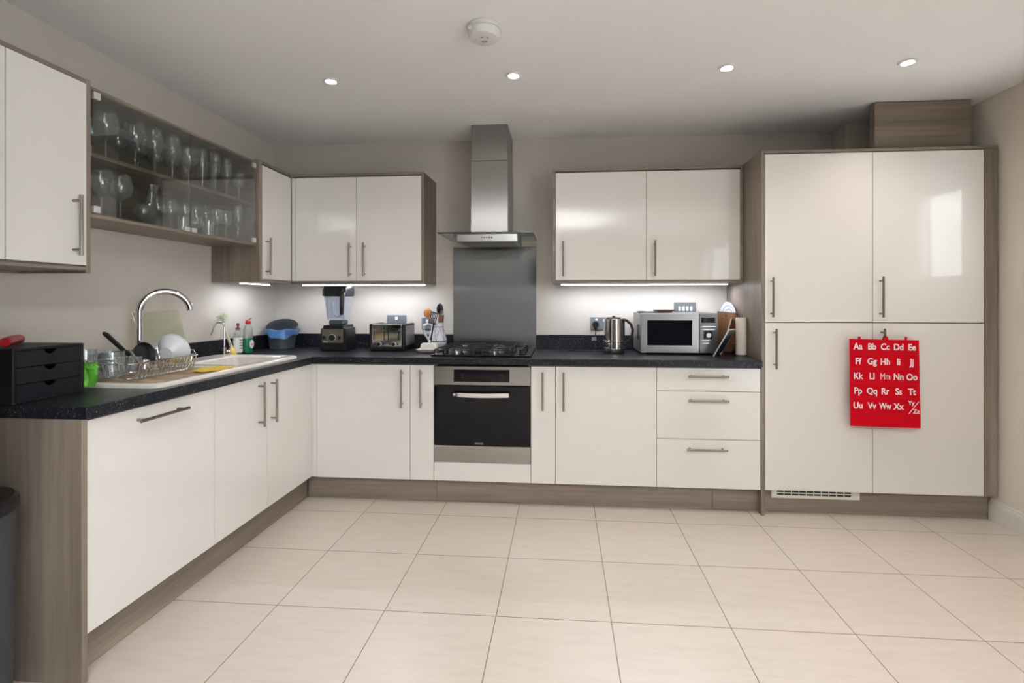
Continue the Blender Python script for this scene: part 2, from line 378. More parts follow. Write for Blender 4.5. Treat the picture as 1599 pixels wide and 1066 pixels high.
# ------------------------------------------------------------------ handles and doors
HL = .232
def bar_handle(p, axis, out):
    """T-bar centred at p on the door face; axis along the bar, out = direction off the door"""
    p = Vector(p); a = Vector({'x': (1, 0, 0), 'y': (0, 1, 0), 'z': (0, 0, 1)}[axis]); n = Vector(out); q = p+n*.034
    m = MB(); m.cyl(q-a*HL/2, q+a*HL/2, .0062, seg=16)
    for s in (-1, 1): m.cyl(p+a*s*(HL/2-.022)-n*.0005, q+a*s*(HL/2-.022), .0048, seg=12)
    return m
def door(root, box, hpos=None, axis='z', out=(0, -1, 0), name='door', mat='door'):
    d = finish(MB().box(*box, bev=.0012, seg=2), name, mat, root)
    if hpos: finish(bar_handle(hpos, axis, out), 'handle', 'handle', d)
    return d
G = .0015; DT = .019; ZB, ZT = .152, .862
# back run base units: carcass behind the door plane y=0..DT
def base_unit(name, label, cat, x0, x1, doors, group=None):
    r = thing(name, label, cat, ((x0+x1)/2, .3, .15), 0, group)
    finish(MB().box(x0+.001, x1-.001, DT+.002, .585, .15, .868, 0), 'carcass', 'carcass', r)
    for b, h, ax, nm in doors: door(r, b, h, ax, name=nm)
    return r
base_unit('base_cabinet', 'wide glossy white base cabinet in the corner, left of the oven and the narrow cabinet', 'cabinet', -.75, -.15,
          [((-.75+G, -.15-G, 0, DT, ZB, ZT), (-.196, 0, .72), 'z', 'door')])
base_unit('base_cabinet', 'narrow glossy white cabinet on the left side of the oven with an upright bar handle', 'cabinet', -.15, 0,
          [((-.15+G, -G, 0, DT, ZB, ZT), (-.076, 0, .7215), 'z', 'door')])
base_unit('base_cabinet', 'narrow glossy white cabinet on the right side of the oven with an upright bar handle', 'cabinet', .6, .75,
          [((.6+G, .75-G, 0, DT, ZB, ZT), (.672, 0, .715), 'z', 'door')])
base_unit('base_cabinet', 'wide glossy white base cabinet below the kettle, between the narrow cabinet and the drawers', 'cabinet', .75, 1.35,
          [((.75+G, 1.35-G, 0, DT, ZB, ZT), (.798, 0, .7145), 'z', 'door')])
r = base_unit('drawer_unit', 'glossy white unit of three drawers below the microwave with horizontal bar handles', 'drawer unit', 1.35, 1.95, [])
for z0, z1, hz, hx in ((.7255, ZT, .8155, 1.643), (.4425, .7225, .674, 1.643), (ZB, .4395, .387, 1.636)):
    door(r, (1.35+G, 1.95-G, 0, DT, z0, z1), (hx, 0, hz), 'x', name='drawer')
# oven housing with its white lower panel, and the oven
r = thing('oven_housing', 'white panel and cabinet carrying the built-in oven from below', 'cabinet', (.3, .3, .15))
m = MB(); m.box(.001, .599, DT+.002, .585, .15, .264, 0).box(.001, .017, DT+.002, .585, .264, .868, 0).box(.583, .599, DT+.002, .585, .264, .868, 0)
finish(m, 'carcass', 'carcass', r); finish(MB().box(G, .6-G, 0, DT, ZB, .266, bev=.0012), 'lower_panel', 'door', r)
r = thing('oven', 'built-in stainless steel oven with black glass door and bar handle', 'oven', (.3, .25, .27))
finish(MB().box(.02, .58, .012, .55, .27, .862, .002), 'body', 'black', r)
cp = finish(MB().box(.003, .597, -.003, .012, .742, .858, .002), 'control_panel', 'steel', r)
disp = finish(MB().box(.125, .470, -.0045, -.002, .763, .838, .001), 'display', 'black_glass', cp)
for x in (.18, .42): finish(MB().cyl((x, -.004, .80), (x, -.012, .80), .013, .012, 20), 'knob', 'black', cp)
od = finish(MB().box(.003, .597, -.003, .012, .372, .738, .002), 'oven_door', 'black_glass', r)
hp = [(.12+.35*i/16, -.040-.006*math.sin(PI*i/16), .690-.003*math.sin(PI*i/16)) for i in range(17)]
m = MB()
def hb(u, v): i = u*16; a = hp[min(16, int(round(i)))]; return Vector((a[0], a[1], a[2]-.0125+.025*v))
m.grid(hb, 16, 2, .006)
for x in (.137, .453): m.box(x-.008, x+.008, -.042, -.002, .684, .698, .001)
finish(m, 'handle', 'chrome', od)
m = MB().text('ZANUSSI', .0135, Matrix.Translation((.283, -.0036, .381)) @ Matrix.Rotation(PI/2, 4, 'X'), .0003)
finish(m, 'lettering', 'clip', od)
finish(MB().box(.003, .597, -.003, .012, .269, .368, .002), 'lower_trim', 'steel', r)

# left run base units: door plane x=-.785 facing +x
XD = -.785
def left_unit(name, label, cat, y0, y1, doors):
    r = thing(name, label, cat, (-1.1, (y0+y1)/2, .15))
    finish(MB().box(-1.385, XD-DT-.002, y0+.001, y1-.001, .15, .868 if name != 'sink_cabinet' else .70, 0), 'carcass', 'carcass', r)
    for b, h, ax in doors: door(r, b, h, ax, (1, 0, 0))
    return r
y1_, y2_, y3_, y4_ = .006, -.457, -.853, -1.453
left_unit('sink_cabinet', 'pair of glossy white doors below the sink, their upright handles side by side', 'cabinet', y3_, y1_,
          [((XD-DT, XD, y2_+G, y1_-G, ZB, ZT), (XD, -.424, .72), 'z'), ((XD-DT, XD, y3_+G, y2_-G, ZB, ZT), (XD, -.532, .722), 'z')])
left_unit('integrated_dishwasher', 'wide white appliance door nearest the camera with one horizontal handle near its top', 'dishwasher', y4_, y3_,
          [((XD-DT, XD, y4_+G, y3_-G, ZB, ZT), (XD, -1.162, .8175), 'y')])
# corner post (white fillers), end panel
tag(finish(MB().box(-.789, -.772, .008, .03, ZB, ZT).box(-.772, -.752, .004, .022, ZB, ZT), 'corner_post', 'door', loc=(-.77, .015, .152)), 'slim glossy white corner strip where the two runs of base cabinets meet', 'corner filler')
tag(finish(MB().box(-1.39, -.777, -1.474, -1.4545, 0, .872), 'end_panel', 'wood_z', loc=(-1.08, -1.464, 0)), 'grey-brown wood effect panel closing the near end of the left worktop run', 'panel')
# plinths
def plinth(x0, x1, y0, y1, mat, label, g='wood effect plinths'):
    c = ((x0+x1)/2, (y0+y1)/2, 0)
    return tag(finish(MB().box(x0, x1, y0, y1, .001, .149, .0015), 'plinth', mat, loc=c), label, 'plinth')
plinth(-.858, -.840, -1.454, .055, 'wood_y', 'long grey-brown plinth under the doors of the left run')
plinth(-.838, .001, .060, .078, 'wood_x', 'grey-brown plinth from the inner corner to the oven')
plinth(.0025, 1.690, .060, .078, 'wood_x', 'grey-brown plinth from under the oven to the drawer unit')
plinth(1.6915, 3.243, .060, .078, 'wood_x', 'grey-brown plinth with the air grille below the tall cabinets')
gr = thing('air_grille', 'small cream slotted air grille in the plinth under the left tall cabinet', 'vent', (2.28, .055, .09))
finish(MB().box(2.03, 2.532, .050, .0595, .088, .147), 'frame', 'ceramic', gr)
m = MB()
for i in range(10):
    for z in (.107, .124): m.box(2.063+.0425*i, 2.100+.0425*i, .0492, .0525, z, z+.0095, 0)
finish(m, 'slots', 'black', gr)
# bin at far left
r = thing('waste_bin', 'tall dark grey bin with a black lid rim at the left edge of the photo', 'bin', (-1.0, -1.68, 0))
finish(MB().lathe([(0, 0), (.135, 0), (.145, .01), (.152, .62), (.150, .63), (0, .63)], seg=40), 'body', 'bin', r, False)
finish(MB().lathe([(0, .625), (.158, .625), (.161, .632), (.160, .655), (.150, .668), (.08, .678), (0, .68)], seg=40), 'lid', 'black', r, False)

# dark shelved blocker added beyond the frame to shade the near end of the units
r = thing('shade_blocker', 'tall dark shelved blocker added out of the frame to shade the end panel', 'shade_blocker', (-1.0, -2.2, 0))
finish(MB().box(-1.375, -.64, -1.92, -1.90, .001, 2.2).box(-1.375, -.64, -2.50, -2.48, .001, 2.2).box(-1.39, -1.375, -2.50, -1.90, .001, 2.2).box(-1.375, -.64, -2.48, -1.92, 2.18, 2.2), 'case', 'black_wood', r)
for k in range(5): finish(MB().box(-1.375, -.66, -2.48, -1.92, .08+.41*k, .10+.41*k), 'shelf', 'black_wood', r)

# ------------------------------------------------------------------ worktop with the sink cut-out, upstands
WZ0, WZ = .872, .912
m = MB()
# sink opening x -1.30..-.83, y -1.10...-.14
m.box(XL+.001, -1.30, -1.475, .600, WZ0, WZ, 0).box(-1.30, -.83, -1.475, -1.10, WZ0, WZ, 0).box(-1.30, -.83, -.14, .600, WZ0, WZ, 0)
m.box(-.83, -.768, -1.475, .600, WZ0, WZ, 0).box(-.768, 1.951, -.017, .600, WZ0, WZ, 0)
# rounded front noses
m.tube([(-.768, -1.475, WZ-.006), (-.768, -.011, WZ-.006), (-.768+.006, -.017, WZ-.006), (1.951, -.017, WZ-.006)], .006, 12)
m.box(-.774, -.762, -1.475, -.017, WZ0, WZ-.006, 0).box(-.774, 1.951, -.023, -.011, WZ0, WZ-.006, 0)
tag(finish(m, 'worktop', 'worktop', loc=(-1.0, 0, WZ0)), 'L-shaped black speckled worktop running along both walls', 'worktop')
def upst(b, lab): tag(finish(MB().box(*b, bev=.002), 'upstand', 'worktop', loc=((b[0]+b[1])/2, (b[2]+b[3])/2, b[4])), lab, 'upstand')
upst((XL+.001, XL+.019, -1.474, .585, WZ+.0005, 1.012), 'black speckled upstand along the left wall behind the sink')
upst((XL+.0195, -.014, .586, .604, WZ+.0005, 1.012), 'black speckled upstand on the back wall left of the steel splashback')
upst((.602, 1.9515, .586, .604, WZ+.0005, 1.012), 'black speckled upstand on the back wall right of the steel splashback')
tag(finish(MB().box(-.012, .600, .590, .6045, WZ+.0005, 1.651, .001), 'splashback', 'splash', loc=(.29, .6, WZ)), 'tall brushed steel splashback on the wall behind the hob', 'splashback')

# ------------------------------------------------------------------ tall cabinets
tag(finish(MB().box(1.953, 1.971, -.001, .604, .0005, 2.138), 'tall_side_panel', 'wood_z', loc=(1.962, .3, 0)), 'tall grey-brown wood effect side panel at the right end of the worktop', 'panel')
ZM = 1.133; TT = 2.116
def tall(label, x0, x1, hx, hxl, hdn):
    r = thing('tall_cabinet', label, 'cabinet', ((x0+x1)/2, .3, .15))
    xb = min(x1, 2.66) if x0 < 2.2 else x1
    finish(MB().box(x0+.001, x1-.001, DT+.002, .43, .15, 2.118, 0), 'carcass', 'carcass', r)
    door(r, (x0+G, x1-G, 0, DT, ZM+.0025, TT), (hx, 0, 1.28), 'z'); door(r, (x0+G, x1-G, 0, DT, ZB, ZM-.0025), (hxl, 0, hdn), 'z')
tall('left tall cabinet with two glossy white doors beside the drawers', 1.973, 2.573, 2.008, 2.026, .981)
tall('right tall cabinet with two glossy white doors and the window reflection', 2.573, 3.173, 2.612, 2.619, .985)
tag(finish(MB().box(1.972, 3.243, -.001, .43, 2.1205, 2.138), 'top_panel', 'wood_x', loc=(2.6, .2, 2.12)), 'grey-brown wood effect board lying across the top of the tall cabinets', 'panel')
tag(finish(MB().box(3.175, 3.243, 0, .10, .15, 2.119), 'filler_panel', 'wood_z', loc=(3.21, .05, .15)), 'upright grey-brown wood strip between the tall cabinet and the right wall', 'panel')
m = MB(); m.box(2.635, 3.172, .085, .103, 2.139, 2.432).box(2.635, 2.653, .103, .135, 2.139, 2.432)
tag(finish(m, 'boxing_panel', 'wood_x', loc=(2.9, .1, 2.139)), 'grey-brown wood box panel between the tall cabinet top and the ceiling', 'panel')
m = MB(); m.tube([(2.615, .36, 2.139), (2.615, .36, 2.17), (2.62, .36, 2.195), (2.634, .36, 2.21)], .011, 12)
tag(finish(m, 'pipe', 'grey_plastic', loc=(2.62, .36, 2.139)), 'short dark bent pipe behind the wood box on top of the tall cabinets', 'pipe')

# ------------------------------------------------------------------ wall cabinets
UZ0, UZ1, FW = 1.376, 2.134, .018; DZ0, DZ1 = 1.396, 2.106; YW = .285
r = thing('wall_cabinet', 'two-door glossy white wall cabinet right of the cooker hood with wood edging', 'wall cabinet', (1.34, .44, UZ0))
finish(MB().box(.747, 1.930, YW+DT+.002, .60, UZ0+.018, UZ1-.018, 0), 'carcass', 'carcass', r)
m = MB(); m.box(.727, .745, YW, .604, UZ0, UZ1).box(.745, 1.932, YW, .604, UZ1-FW, UZ1).box(.745, 1.932, YW, .604, UZ0, UZ0+FW).box(1.933, 1.951, YW, .604, UZ0, UZ1)
finish(m, 'frame', 'wood_x', r)
door(r, (.747, 1.337, YW-.004, YW+DT-.004, DZ0, DZ1), (.797, YW-.004, 1.535), 'z'); door(r, (1.340, 1.931, YW-.004, YW+DT-.004, DZ0, DZ1), (1.389, YW-.004, 1.535), 'z')
# corner group: back-run two doors, left-run single door
r = thing('wall_cabinet', 'two-door glossy white wall cabinet left of the cooker hood, its handles meeting in the middle', 'wall cabinet', (-.6, .44, UZ0))
finish(MB().box(-1.05, -.164, YW+DT+.002, .60, UZ0+.018, UZ1-.018, 0), 'carcass', 'carcass', r)
m = MB(); m.box(-.162, -.144, YW, .604, UZ0, UZ1); finish(m, 'side_panel', 'wood_z', r)
for a in (UZ1-FW, UZ0): finish(MB().box(-1.078, -.162, YW, .604, a, a+FW), 'edging_board', 'wood_x', r)
door(r, (-1.047, -.6155, YW-.004, YW+DT-.004, DZ0, DZ1), (-.653, YW-.004, 1.538), 'z'); door(r, (-.6125, -.1635, YW-.004, YW+DT-.004, DZ0, DZ1), (-.554, YW-.004, 1.538), 'z')
r = thing('wall_cabinet', 'narrow glossy white corner wall cabinet at the right end of the glass cabinet', 'wall cabinet', (-1.24, .12, UZ0))
XW = -1.08
finish(MB().box(-1.39, XW-DT-.002, -.044, .283, UZ0+.018, UZ1-.018, 0), 'carcass', 'carcass', r)
finish(MB().box(XL+.001, XW, -.073, -.055, UZ0, UZ1).box(XW-.012, XW, -.055, -.045, UZ0, UZ1), 'side_panel', 'wood_z', r)
for a in (UZ1-FW, UZ0): finish(MB().box(XL+.001, XW, -.045, .284, a, a+FW), 'edging_board', 'wood_y', r)
door(r, (XW-DT, XW+.003, -.041, .250, DZ0, DZ1), (XW+.003, -.012, 1.54), 'z', (1, 0, 0))
finish(MB().box(XW-DT, XW-.001, .252, .283, DZ0, DZ1).box(-1.077, -1.050, YW-.001, YW+DT-.003, DZ0, DZ1), 'filler', 'door', r)
# near-left wall cabinet
r = thing('wall_cabinet', 'glossy white wall cabinet nearest the camera, cut off by the left edge of the photo', 'wall cabinet', (-1.24, -1.48, UZ0))
finish(MB().box(-1.39, XW-DT-.002, -1.88, -1.17, UZ0+.018, UZ1-.018, 0), 'carcass', 'carcass', r)
m = MB(); m.box(XL+.001, XW, -1.172, -1.152, UZ0-.006, UZ1+.002); finish(m, 'side_panel', 'wood_z', r)
m = MB(); m.box(XL+.001, XW, -1.88, -1.173, UZ0+.004, UZ0+.018); finish(MB().box(XL+.001, XW, -1.88, -1.173, UZ1-FW, UZ1), 'top_board', 'wood_y', r)
finish(MB().box(XL+.005, XL+.023, -1.46, -1.173, UZ0-.006, UZ0+.0035), 'wall_batten', 'wood_y', r)
finish(m, 'frame', 'wood_y', r)
door(r, (XW-DT, XW+.003, -1.452, -1.174, DZ0+.004, DZ1+.008), (XW+.003, -1.226, 1.55), 'z', (1, 0, 0)); door(r, (XW-DT, XW+.003, -1.87, -1.455, DZ0+.004, DZ1+.008), None)
# glass cabinet
XG = -1.100; GY0, GY1 = -1.151, -.075; GZ0, GZ1 = 1.598, 2.124
r = thing('glass_cabinet', 'open wood wall cabinet with smoked glass doors full of drinking glasses', 'wall cabinet', (-1.25, -.61, GZ0))
m = MB(); m.box(XL+.001, XG, GY0, GY0+.018, GZ0, GZ1).box(XL+.001, XG, GY1-.020, GY1, GZ0, GZ1).box(XL+.001, XG, GY0+.018, GY1-.02, GZ1-.018, GZ1).box(XL+.001, XG, GY0+.018, GY1-.02, GZ0, GZ0+.018).box(XL+.001, XL+.012, GY0+.018, GY1-.02, GZ0+.018, GZ1-.018, 0)
finish(m, 'carcass', 'wood_y', r)
finish(MB().box(XL+.012, XG-.012, GY0+.018, GY1-.02, 1.847, 1.865), 'shelf', 'wood_y', r)
m = MB().box(XL+.012, XL+.03, -.335, -.30, GZ0+.018, 1.847).box(XL+.012, XL+.03, -.335, -.30, 1.865, GZ1-.018); finish(m, 'back_batten', 'wood_z', r)
for a, b, cl in ((GY0+.020, -.616, (-1.125, -.650)), (-.611, GY1-.010, (-.600, -.100))):
    p = finish(MB().box(XG+.001, XG+.006, a, b, GZ0+.012, GZ1-.012, 0), 'glass_door', 'pane', r)
    s0 = a+.016 if a < -.8 else b-.016
    for z in (GZ0+.033, GZ1-.033): finish(MB().box(XG-.006, XG+.011, s0-.014, s0+.014, z-.014, z+.014), 'hinge_clip', 'clip', p)
    s1 = b-.020 if a < -.8 else a+.020
    finish(MB().box(XG-.006, XG+.011, s1-.015, s1+.015, GZ0+.012, GZ0+.034), 'magnet_clip', 'clip', p)
# LED strip housings under the wall cabinets
for x0, x1, y0, y1, lb in ((.78, 1.90, .40, .425, 'lit white LED strip under the wall cabinet right of the hood'), (-1.07, -.17, .40, .425, 'lit white LED strip under the wall cabinet left of the hood'), (-1.245, -1.22, -.03, .27, 'lit white LED strip under the corner wall cabinet')):
    t = thing('led_strip', lb, 'light', ((x0+x1)/2, (y0+y1)/2, 1.370), 0, 'under-cabinet lights')
    finish(MB().box(x0, x1, y0, y1, 1.3715, 1.3757), 'housing', 'white', t); finish(MB().box(x0+.004, x1-.004, y0+.004, y1-.004, 1.3670, 1.3714, 0), 'diffuser', 'led', t)

# ------------------------------------------------------------------ cooker hood and hob
r = thing('cooker_hood', 'stainless steel chimney cooker hood with a flat glass canopy above the hob', 'cooker hood', (.3, .37, 1.63))
m = MB(); m.box(.178, .430, .275, .604, 1.702, 2.195, .003); finish(m, 'chimney', 'steel_v', r)
m = MB(); m.box(.181, .427, .278, .604, 2.1955, 2.4385, .003); c = finish(m, 'upper_chimney', 'steel_v', r)
m = MB()
for i in range(5): m.box(.4265, .4275, .50, .545, 2.375-.016*i, 2.382-.016*i, 0)
finish(m, 'air_slots', 'black', c)
g = finish(MB().box(-.012, .602, .140, .600, 1.6935, 1.7015, .001), 'canopy', 'hood_glass', r)
finish(MB().box(-.012, .602, .138, .1395, 1.694, 1.701, 0).box(.6025, .604, .140, .60, 1.694, 1.701, 0).box(-.0135, -.0125, .140, .60, 1.694, 1.701, 0), 'canopy_edge', 'edge', g)
b = finish(MB().box(.110, .505, .160, .480, 1.640, 1.692, .003), 'hood_body', 'steel', r)
finish(MB().box(.135, .48, .20, .455, 1.6372, 1.6398, .001), 'grease_filter', 'grey_plate', b)
m = MB()
for i in range(5): m.cyl((.272+.0165*i, .160, 1.668), (.272+.0165*i, .154, 1.668), .0058, seg=16)
finish(m, 'buttons', 'chrome', b)

r = thing('gas_hob', 'black glass gas hob with cast iron pan supports set in the worktop', 'hob', (.29, .29, WZ))
finish(MB().box(-.03, .60, .035, .545, WZ+.0002, WZ+.012, .004, 2), 'hob_plate', 'black_glass', r)
for (x, y, rad) in ((.10, .16, .045), (.10, .42, .038), (.35, .15, .03), (.35, .41, .05)):
    m = MB(); m.lathe([(0, .012), (rad, .012), (rad, .024), (rad*.8, .026), (rad*.8, .034), (rad*.75, .037), (0, .037)], (x, y, WZ), 28)
    b = finish(m, 'burner', 'steel', r); finish(MB().lathe([(0, .0372), (rad*.72, .0372), (rad*.7, .041), (0, .042)], (x, y, WZ), 28), 'burner_cap', 'iron', b)
for x0, x1 in ((-.015, .218), (.232, .465)):
    m = MB(); z0, z1 = WZ+.036, WZ+.043; ya, yb = .05, .53
    m.box(x0, x1, ya, ya+.008, z0, z1).box(x0, x1, yb-.008, yb, z0, z1).box(x0, x0+.008, ya, yb, z0, z1).box(x1-.008, x1, ya, yb, z0, z1).box(x0, x1, .286, .294, z0, z1)
    xm = (x0+x1)/2
    for yc in (.16, .42):
        for dx in (-1, 1): m.box(xm+dx*.03-.004 if dx > 0 else x0, x1 if dx > 0 else xm-.03+.004, yc-.004, yc+.004, z0, z1+.003)
        for dy in (-1, 1): m.box(xm-.004, xm+.004, min(yc+dy*.03, yc+dy*.115), max(yc+dy*.03, yc+dy*.115), z0, z1+.003)
    for x in (x0+.004, x1-.004):
        for y in (ya+.004, .29, yb-.004): m.box(x-.005, x+.005, y-.005, y+.005, WZ+.011, z0+.002)
    finish(m, 'pan_support', 'iron', r)
for i in range(4):
    y = .11+.115*i
    k = finish(MB().lathe([(0, .012), (.020, .012), (.020, .016), (.016, .020), (.015, .038), (0, .040)], (.535, y, WZ), 24), 'knob', 'black', r)
    finish(MB().box(.533, .537, y-.014, y+.002, WZ+.039, WZ+.0415, 0), 'pointer', 'clip', k)

# ------------------------------------------------------------------ ceiling fittings
lab = ['downlight left of the cooker hood, leftmost of the row of four', 'lit downlight just right of the smoke alarm', 'lit downlight above the right wall cabinet', 'lit downlight in front of the tall cabinets, rightmost of the row']
first = None
for i, (x, y) in enumerate(LAMPS):
    if i >= 4 : lb = 'added ceiling downlight behind the camera, out of the frame'
    else: lb = lab[i]
    if first is None:
        first = thing('ceiling_downlight', lb, 'ceiling light', (x, y, ZC), 0, 'recessed ceiling downlights')
        finish(MB().lathe([(.027, -.001), (.040, -.001), (.042, -.004), (.040, -.008), (.030, -.009), (.027, -.006)][::1]+[(.027, -.001)], seg=36), 'bezel', 'white', first, False)
        finish(MB().lathe([(0, -.001), (.026, -.001), (.026, -.004), (0, -.004)], seg=28), 'lens', 'lamp', first, False)
    elif i < 4: copy_thing(first, (x, y, ZC), 0, lb)
r = thing('added_uplighter', 'bowl-shaped uplighter added behind the camera to light the ceiling, out of the frame', 'pendant lamp', ADDED_LAMP)
finish(MB().lathe([(0, -.02), (.08, -.015), (.17, .01), (.22, .05), (.218, .052), (.165, .014), (.08, -.008), (0, -.012)], seg=40), 'bowl', 'white', r, False)
finish(MB().cyl((0, 0, -.012), (0, 0, ZC-ADDED_LAMP[2]-.001), .006, seg=12), 'rod', 'chrome', r, False)  # rod of the added uplighter
r = thing('smoke_alarm', 'round white smoke alarm on the ceiling', 'smoke alarm', (.455, -.87, ZC))
finish(MB().lathe([(0, -.0005), (.070, -.0005), (.074, -.004), (.074, -.016), (.072, -.018), (0, -.018)], seg=48), 'base', 'alarm', r, False)
c = finish(MB().lathe([(0, -.019), (.069, -.019), (.070, -.024), (.067, -.040), (.060, -.050), (.040, -.055), (0, -.056)], seg=48), 'cover', 'alarm', r, False)
m = MB()
for dx in (-.009, -.003, .003, .009): m.box(dx-.0015, dx+.0015, .004, .016, -.0568, -.0555, 0)
m.box(-.012, .0, -.028, -.022, -.0565, -.0550, 0).box(.014, .021, -.026, -.023, -.0560, -.0548, 0).box(.014, .021, -.018, -.015, -.0563, -.0550, 0)
finish(m, 'sound_slots', 'grey_plastic', c, False)
finish(MB().box(-.062, -.040, -.052, -.035, -.032, -.0175, .003), 'release_tab', 'white', c, False)

# ------------------------------------------------------------------ alphabet hanging
AX0, AX1, AZ0, AZ1 = 2.418, 2.790, .549, 1.044
r = thing('alphabet_wall_hanging', 'red cloth alphabet chart hanging from the handle of the right tall cabinet', 'wall hanging', ((AX0+AX1)/2, -.05, AZ0))
def cl(u, v):
    x = AX0+(AX1-AX0)*u+.010*(1-v)*(.5+.5*u); z = AZ0+(AZ1-AZ0)*v-.006*u+.004*(1-v)*0
    y = -.0500-.004*math.sin(u*PI)-.003*math.sin(3*v*PI)*math.sin(u*7)*(1-v)
    return Vector((x, y, z))
c = finish(MB().grid(cl, 24, 30, .0022), 'cloth', 'red', r)
m = MB()
for x, w_ in ((2.469, .016), (2.616, .017), (2.719, .014)):
    if abs(x-2.616) < .01:
        m.tube([(x, -.0525, AZ1-.01), (x, -.0530, AZ1+.008), (x, -.046, AZ1+.013), (x, -.030, AZ1+.010), (x, -.022, AZ1-.006)], .0045, 8)
        m.box(x-w_/2, x+w_/2, -.0555, -.0530, AZ1-.008, AZ1+.013)
    else: m.box(x-w_/2, x+w_/2, -.0545, -.0505, AZ1-.008, AZ1+.013)
finish(m, 'hanging_tabs', 'red', r)
rows = [['Aa', 'Bb', 'Cc', 'Dd', 'Ee'], ['Ff', 'Gg', 'Hh', 'Ii', 'Jj'], ['Kk', 'Ll', 'Mm', 'Nn', 'Oo'], ['Pp', 'Qq', 'Rr', 'Ss', 'Tt'], ['Uu', 'Vv', 'Ww', 'Xx']]
m = MB(); RX = Matrix.Rotation(PI/2, 4, 'X')
for i, rw in enumerate(rows):
    for j, t in enumerate(rw):
        x = 2.459+.0725*j+(.004 if j else 0)-.0015*j; z = .986-.0835*i-.001*j
        finish(MB().text(t, .050, Matrix.Translation((x, -.0590, z)) @ Matrix.Diagonal((.72 if t in ('Mm', 'Ww') else .86, 1, 1, 1)) @ RX, .0004, bold=0 if t == 'Mm' else .0011), 'letter_pair', 'white_print', c)
for t, x, z in (('Yy', 2.744, .676), ('Zz', 2.770, .628)): finish(MB().text(t, .033, Matrix.Translation((x, -.0590, z)) @ RX, .0004, bold=.0006), 'letter_pair', 'white_print', c)
m.box(-.0016, .0016, -.0005, .0005, -.044, .044, 0, mat=Matrix.Translation((2.757, -.059, .660)) @ Matrix.Rotation(math.radians(38), 4, 'Y'))
finish(m, 'slash', 'white_print', c)
m = MB()
for i in range(6): m.box(AX0+.004, AX1-.003, -.0563, -.0545, .958-.0835*i, .9590-.0835*i, 0)
finish(m, 'pocket_seams', plain('dark_red_seam', (.40, .004, .010), .85), r)

# ------------------------------------------------------------------ sink, taps
SX0, SX1, SY0, SY1 = -1.325, -.800, -1.145, -.100
r = thing('sink', 'white ceramic inset sink with a long drainer in the left worktop', 'sink', (-1.06, -.6, WZ))
def rrect(x0, x1, y0, y1, rad, n=6):
    P = []
    for cx, cy, a in ((x1-rad, y1-rad, 0), (x0+rad, y1-rad, 90), (x0+rad, y0+rad, 180), (x1-rad, y0+rad, 270)):
        for k in range(n+1):
            t = math.radians(a+90*k/n); P.append((cx+rad*math.cos(t), cy+rad*math.sin(t)))
    return P
def loft(rings, capA=True, capB=True):
    t = bmesh.new(); RR = [[t.verts.new(p) for p in rg] for rg in rings]
    for A, B in zip(RR, RR[1:]):
        n = len(A)
        for k in range(n): t.faces.new((A[k], A[(k+1) % n], B[(k+1) % n], B[k]))
    if capA: t.faces.new(RR[0][::-1])
    if capB: t.faces.new(RR[-1])
    bmesh.ops.recalc_face_normals(t, faces=t.faces); return t
def sink_mesh():
    mb = MB(); by0, by1, bx0, bx1 = -.56, -.16, -1.20, -.845
    def R2(d, z, rad=.05): return [(x, y, z) for x, y in rrect(SX0+d, SX1-d, SY0+d, SY1-d, rad)]
    # outer rim as a frame: sides down, top surface with hole built as quads between outer ring and basin ring
    o1, o2, o3 = R2(0, WZ+.0005), R2(0, WZ+.012), R2(.008, WZ+.019)
    t = bmesh.new()
    rings = [[t.verts.new(p) for p in g] for g in (o1, o2, o3)]
    n = len(o1)
    for A, B in zip(rings, rings[1:]):
        for k in range(n): t.faces.new((A[k], A[(k+1) % n], B[(k+1) % n], B[k]))
    # drainer recess ring and basin ring share the top plane
    def ring(x0, x1, y0, y1, rad, z): return [t.verts.new((x, y, z)) for x, y in rrect(x0, x1, y0, y1, rad)]
    ba = ring(bx0, bx1, by0, by1, .06, WZ+.017); bb = ring(bx0+.012, bx1-.012, by0+.012, by1-.012, .055, WZ+.005); bc = ring(bx0+.03, bx1-.03, by0+.03, by1-.03, .05, WZ-.17)
    for A, B in ((ba, bb), (bb, bc)):
        for k in range(n): t.faces.new((A[k], A[(k+1) % n], B[(k+1) % n], B[k]))
    t.faces.new(bc)
    da = ring(SX0+.11, SX1-.035, SY0+.03, by0-.045, .04, WZ+.017); db = ring(SX0+.12, SX1-.043, SY0+.038, by0-.053, .035, WZ+.011)
    for k in range(n): t.faces.new((da[k], da[(k+1) % n], db[(k+1) % n], db[k]))
    t.faces.new(db)
    # fill the top between the outer ring and both inner rings
    edges = []
    for rg in (rings[-1], ba, da):
        for k in range(n): edges.append(t.edges.get((rg[k], rg[(k+1) % n])))
    bmesh.ops.triangle_fill(t, edges=edges, use_beauty=True, use_dissolve=False)
    bmesh.ops.recalc_face_normals(t, faces=t.faces); mb._merge(t); return mb
finish(sink_mesh(), 'basin', 'sink', r, angle=50)
finish(MB().lathe([(0, 0), (.035, 0), (.035, .003), (.02, .004), (0, .002)], (-1.02, -.36, WZ-.169), 24), 'waste', 'chrome', r)
def arc_pts(base, d, H, rad, sweep, n=20):
    base = Vector(base); d = Vector(d).normalized(); up = Vector((0, 0, 1)); c = base+d*rad+up*(H-rad)
    P = [base, base+up*(H-rad)*.5, base+up*(H-rad)]
    for k in range(1, n+1):
        t = PI-math.radians(sweep)*k/n; P.append(c+d*rad*math.cos(t)+up*rad*math.sin(t))
    return P
TB = Vector((-1.268, -.728, WZ+.018))
r = thing('mixer_tap', 'tall chrome swan-neck mixer tap behind the sink', 'tap', TB)
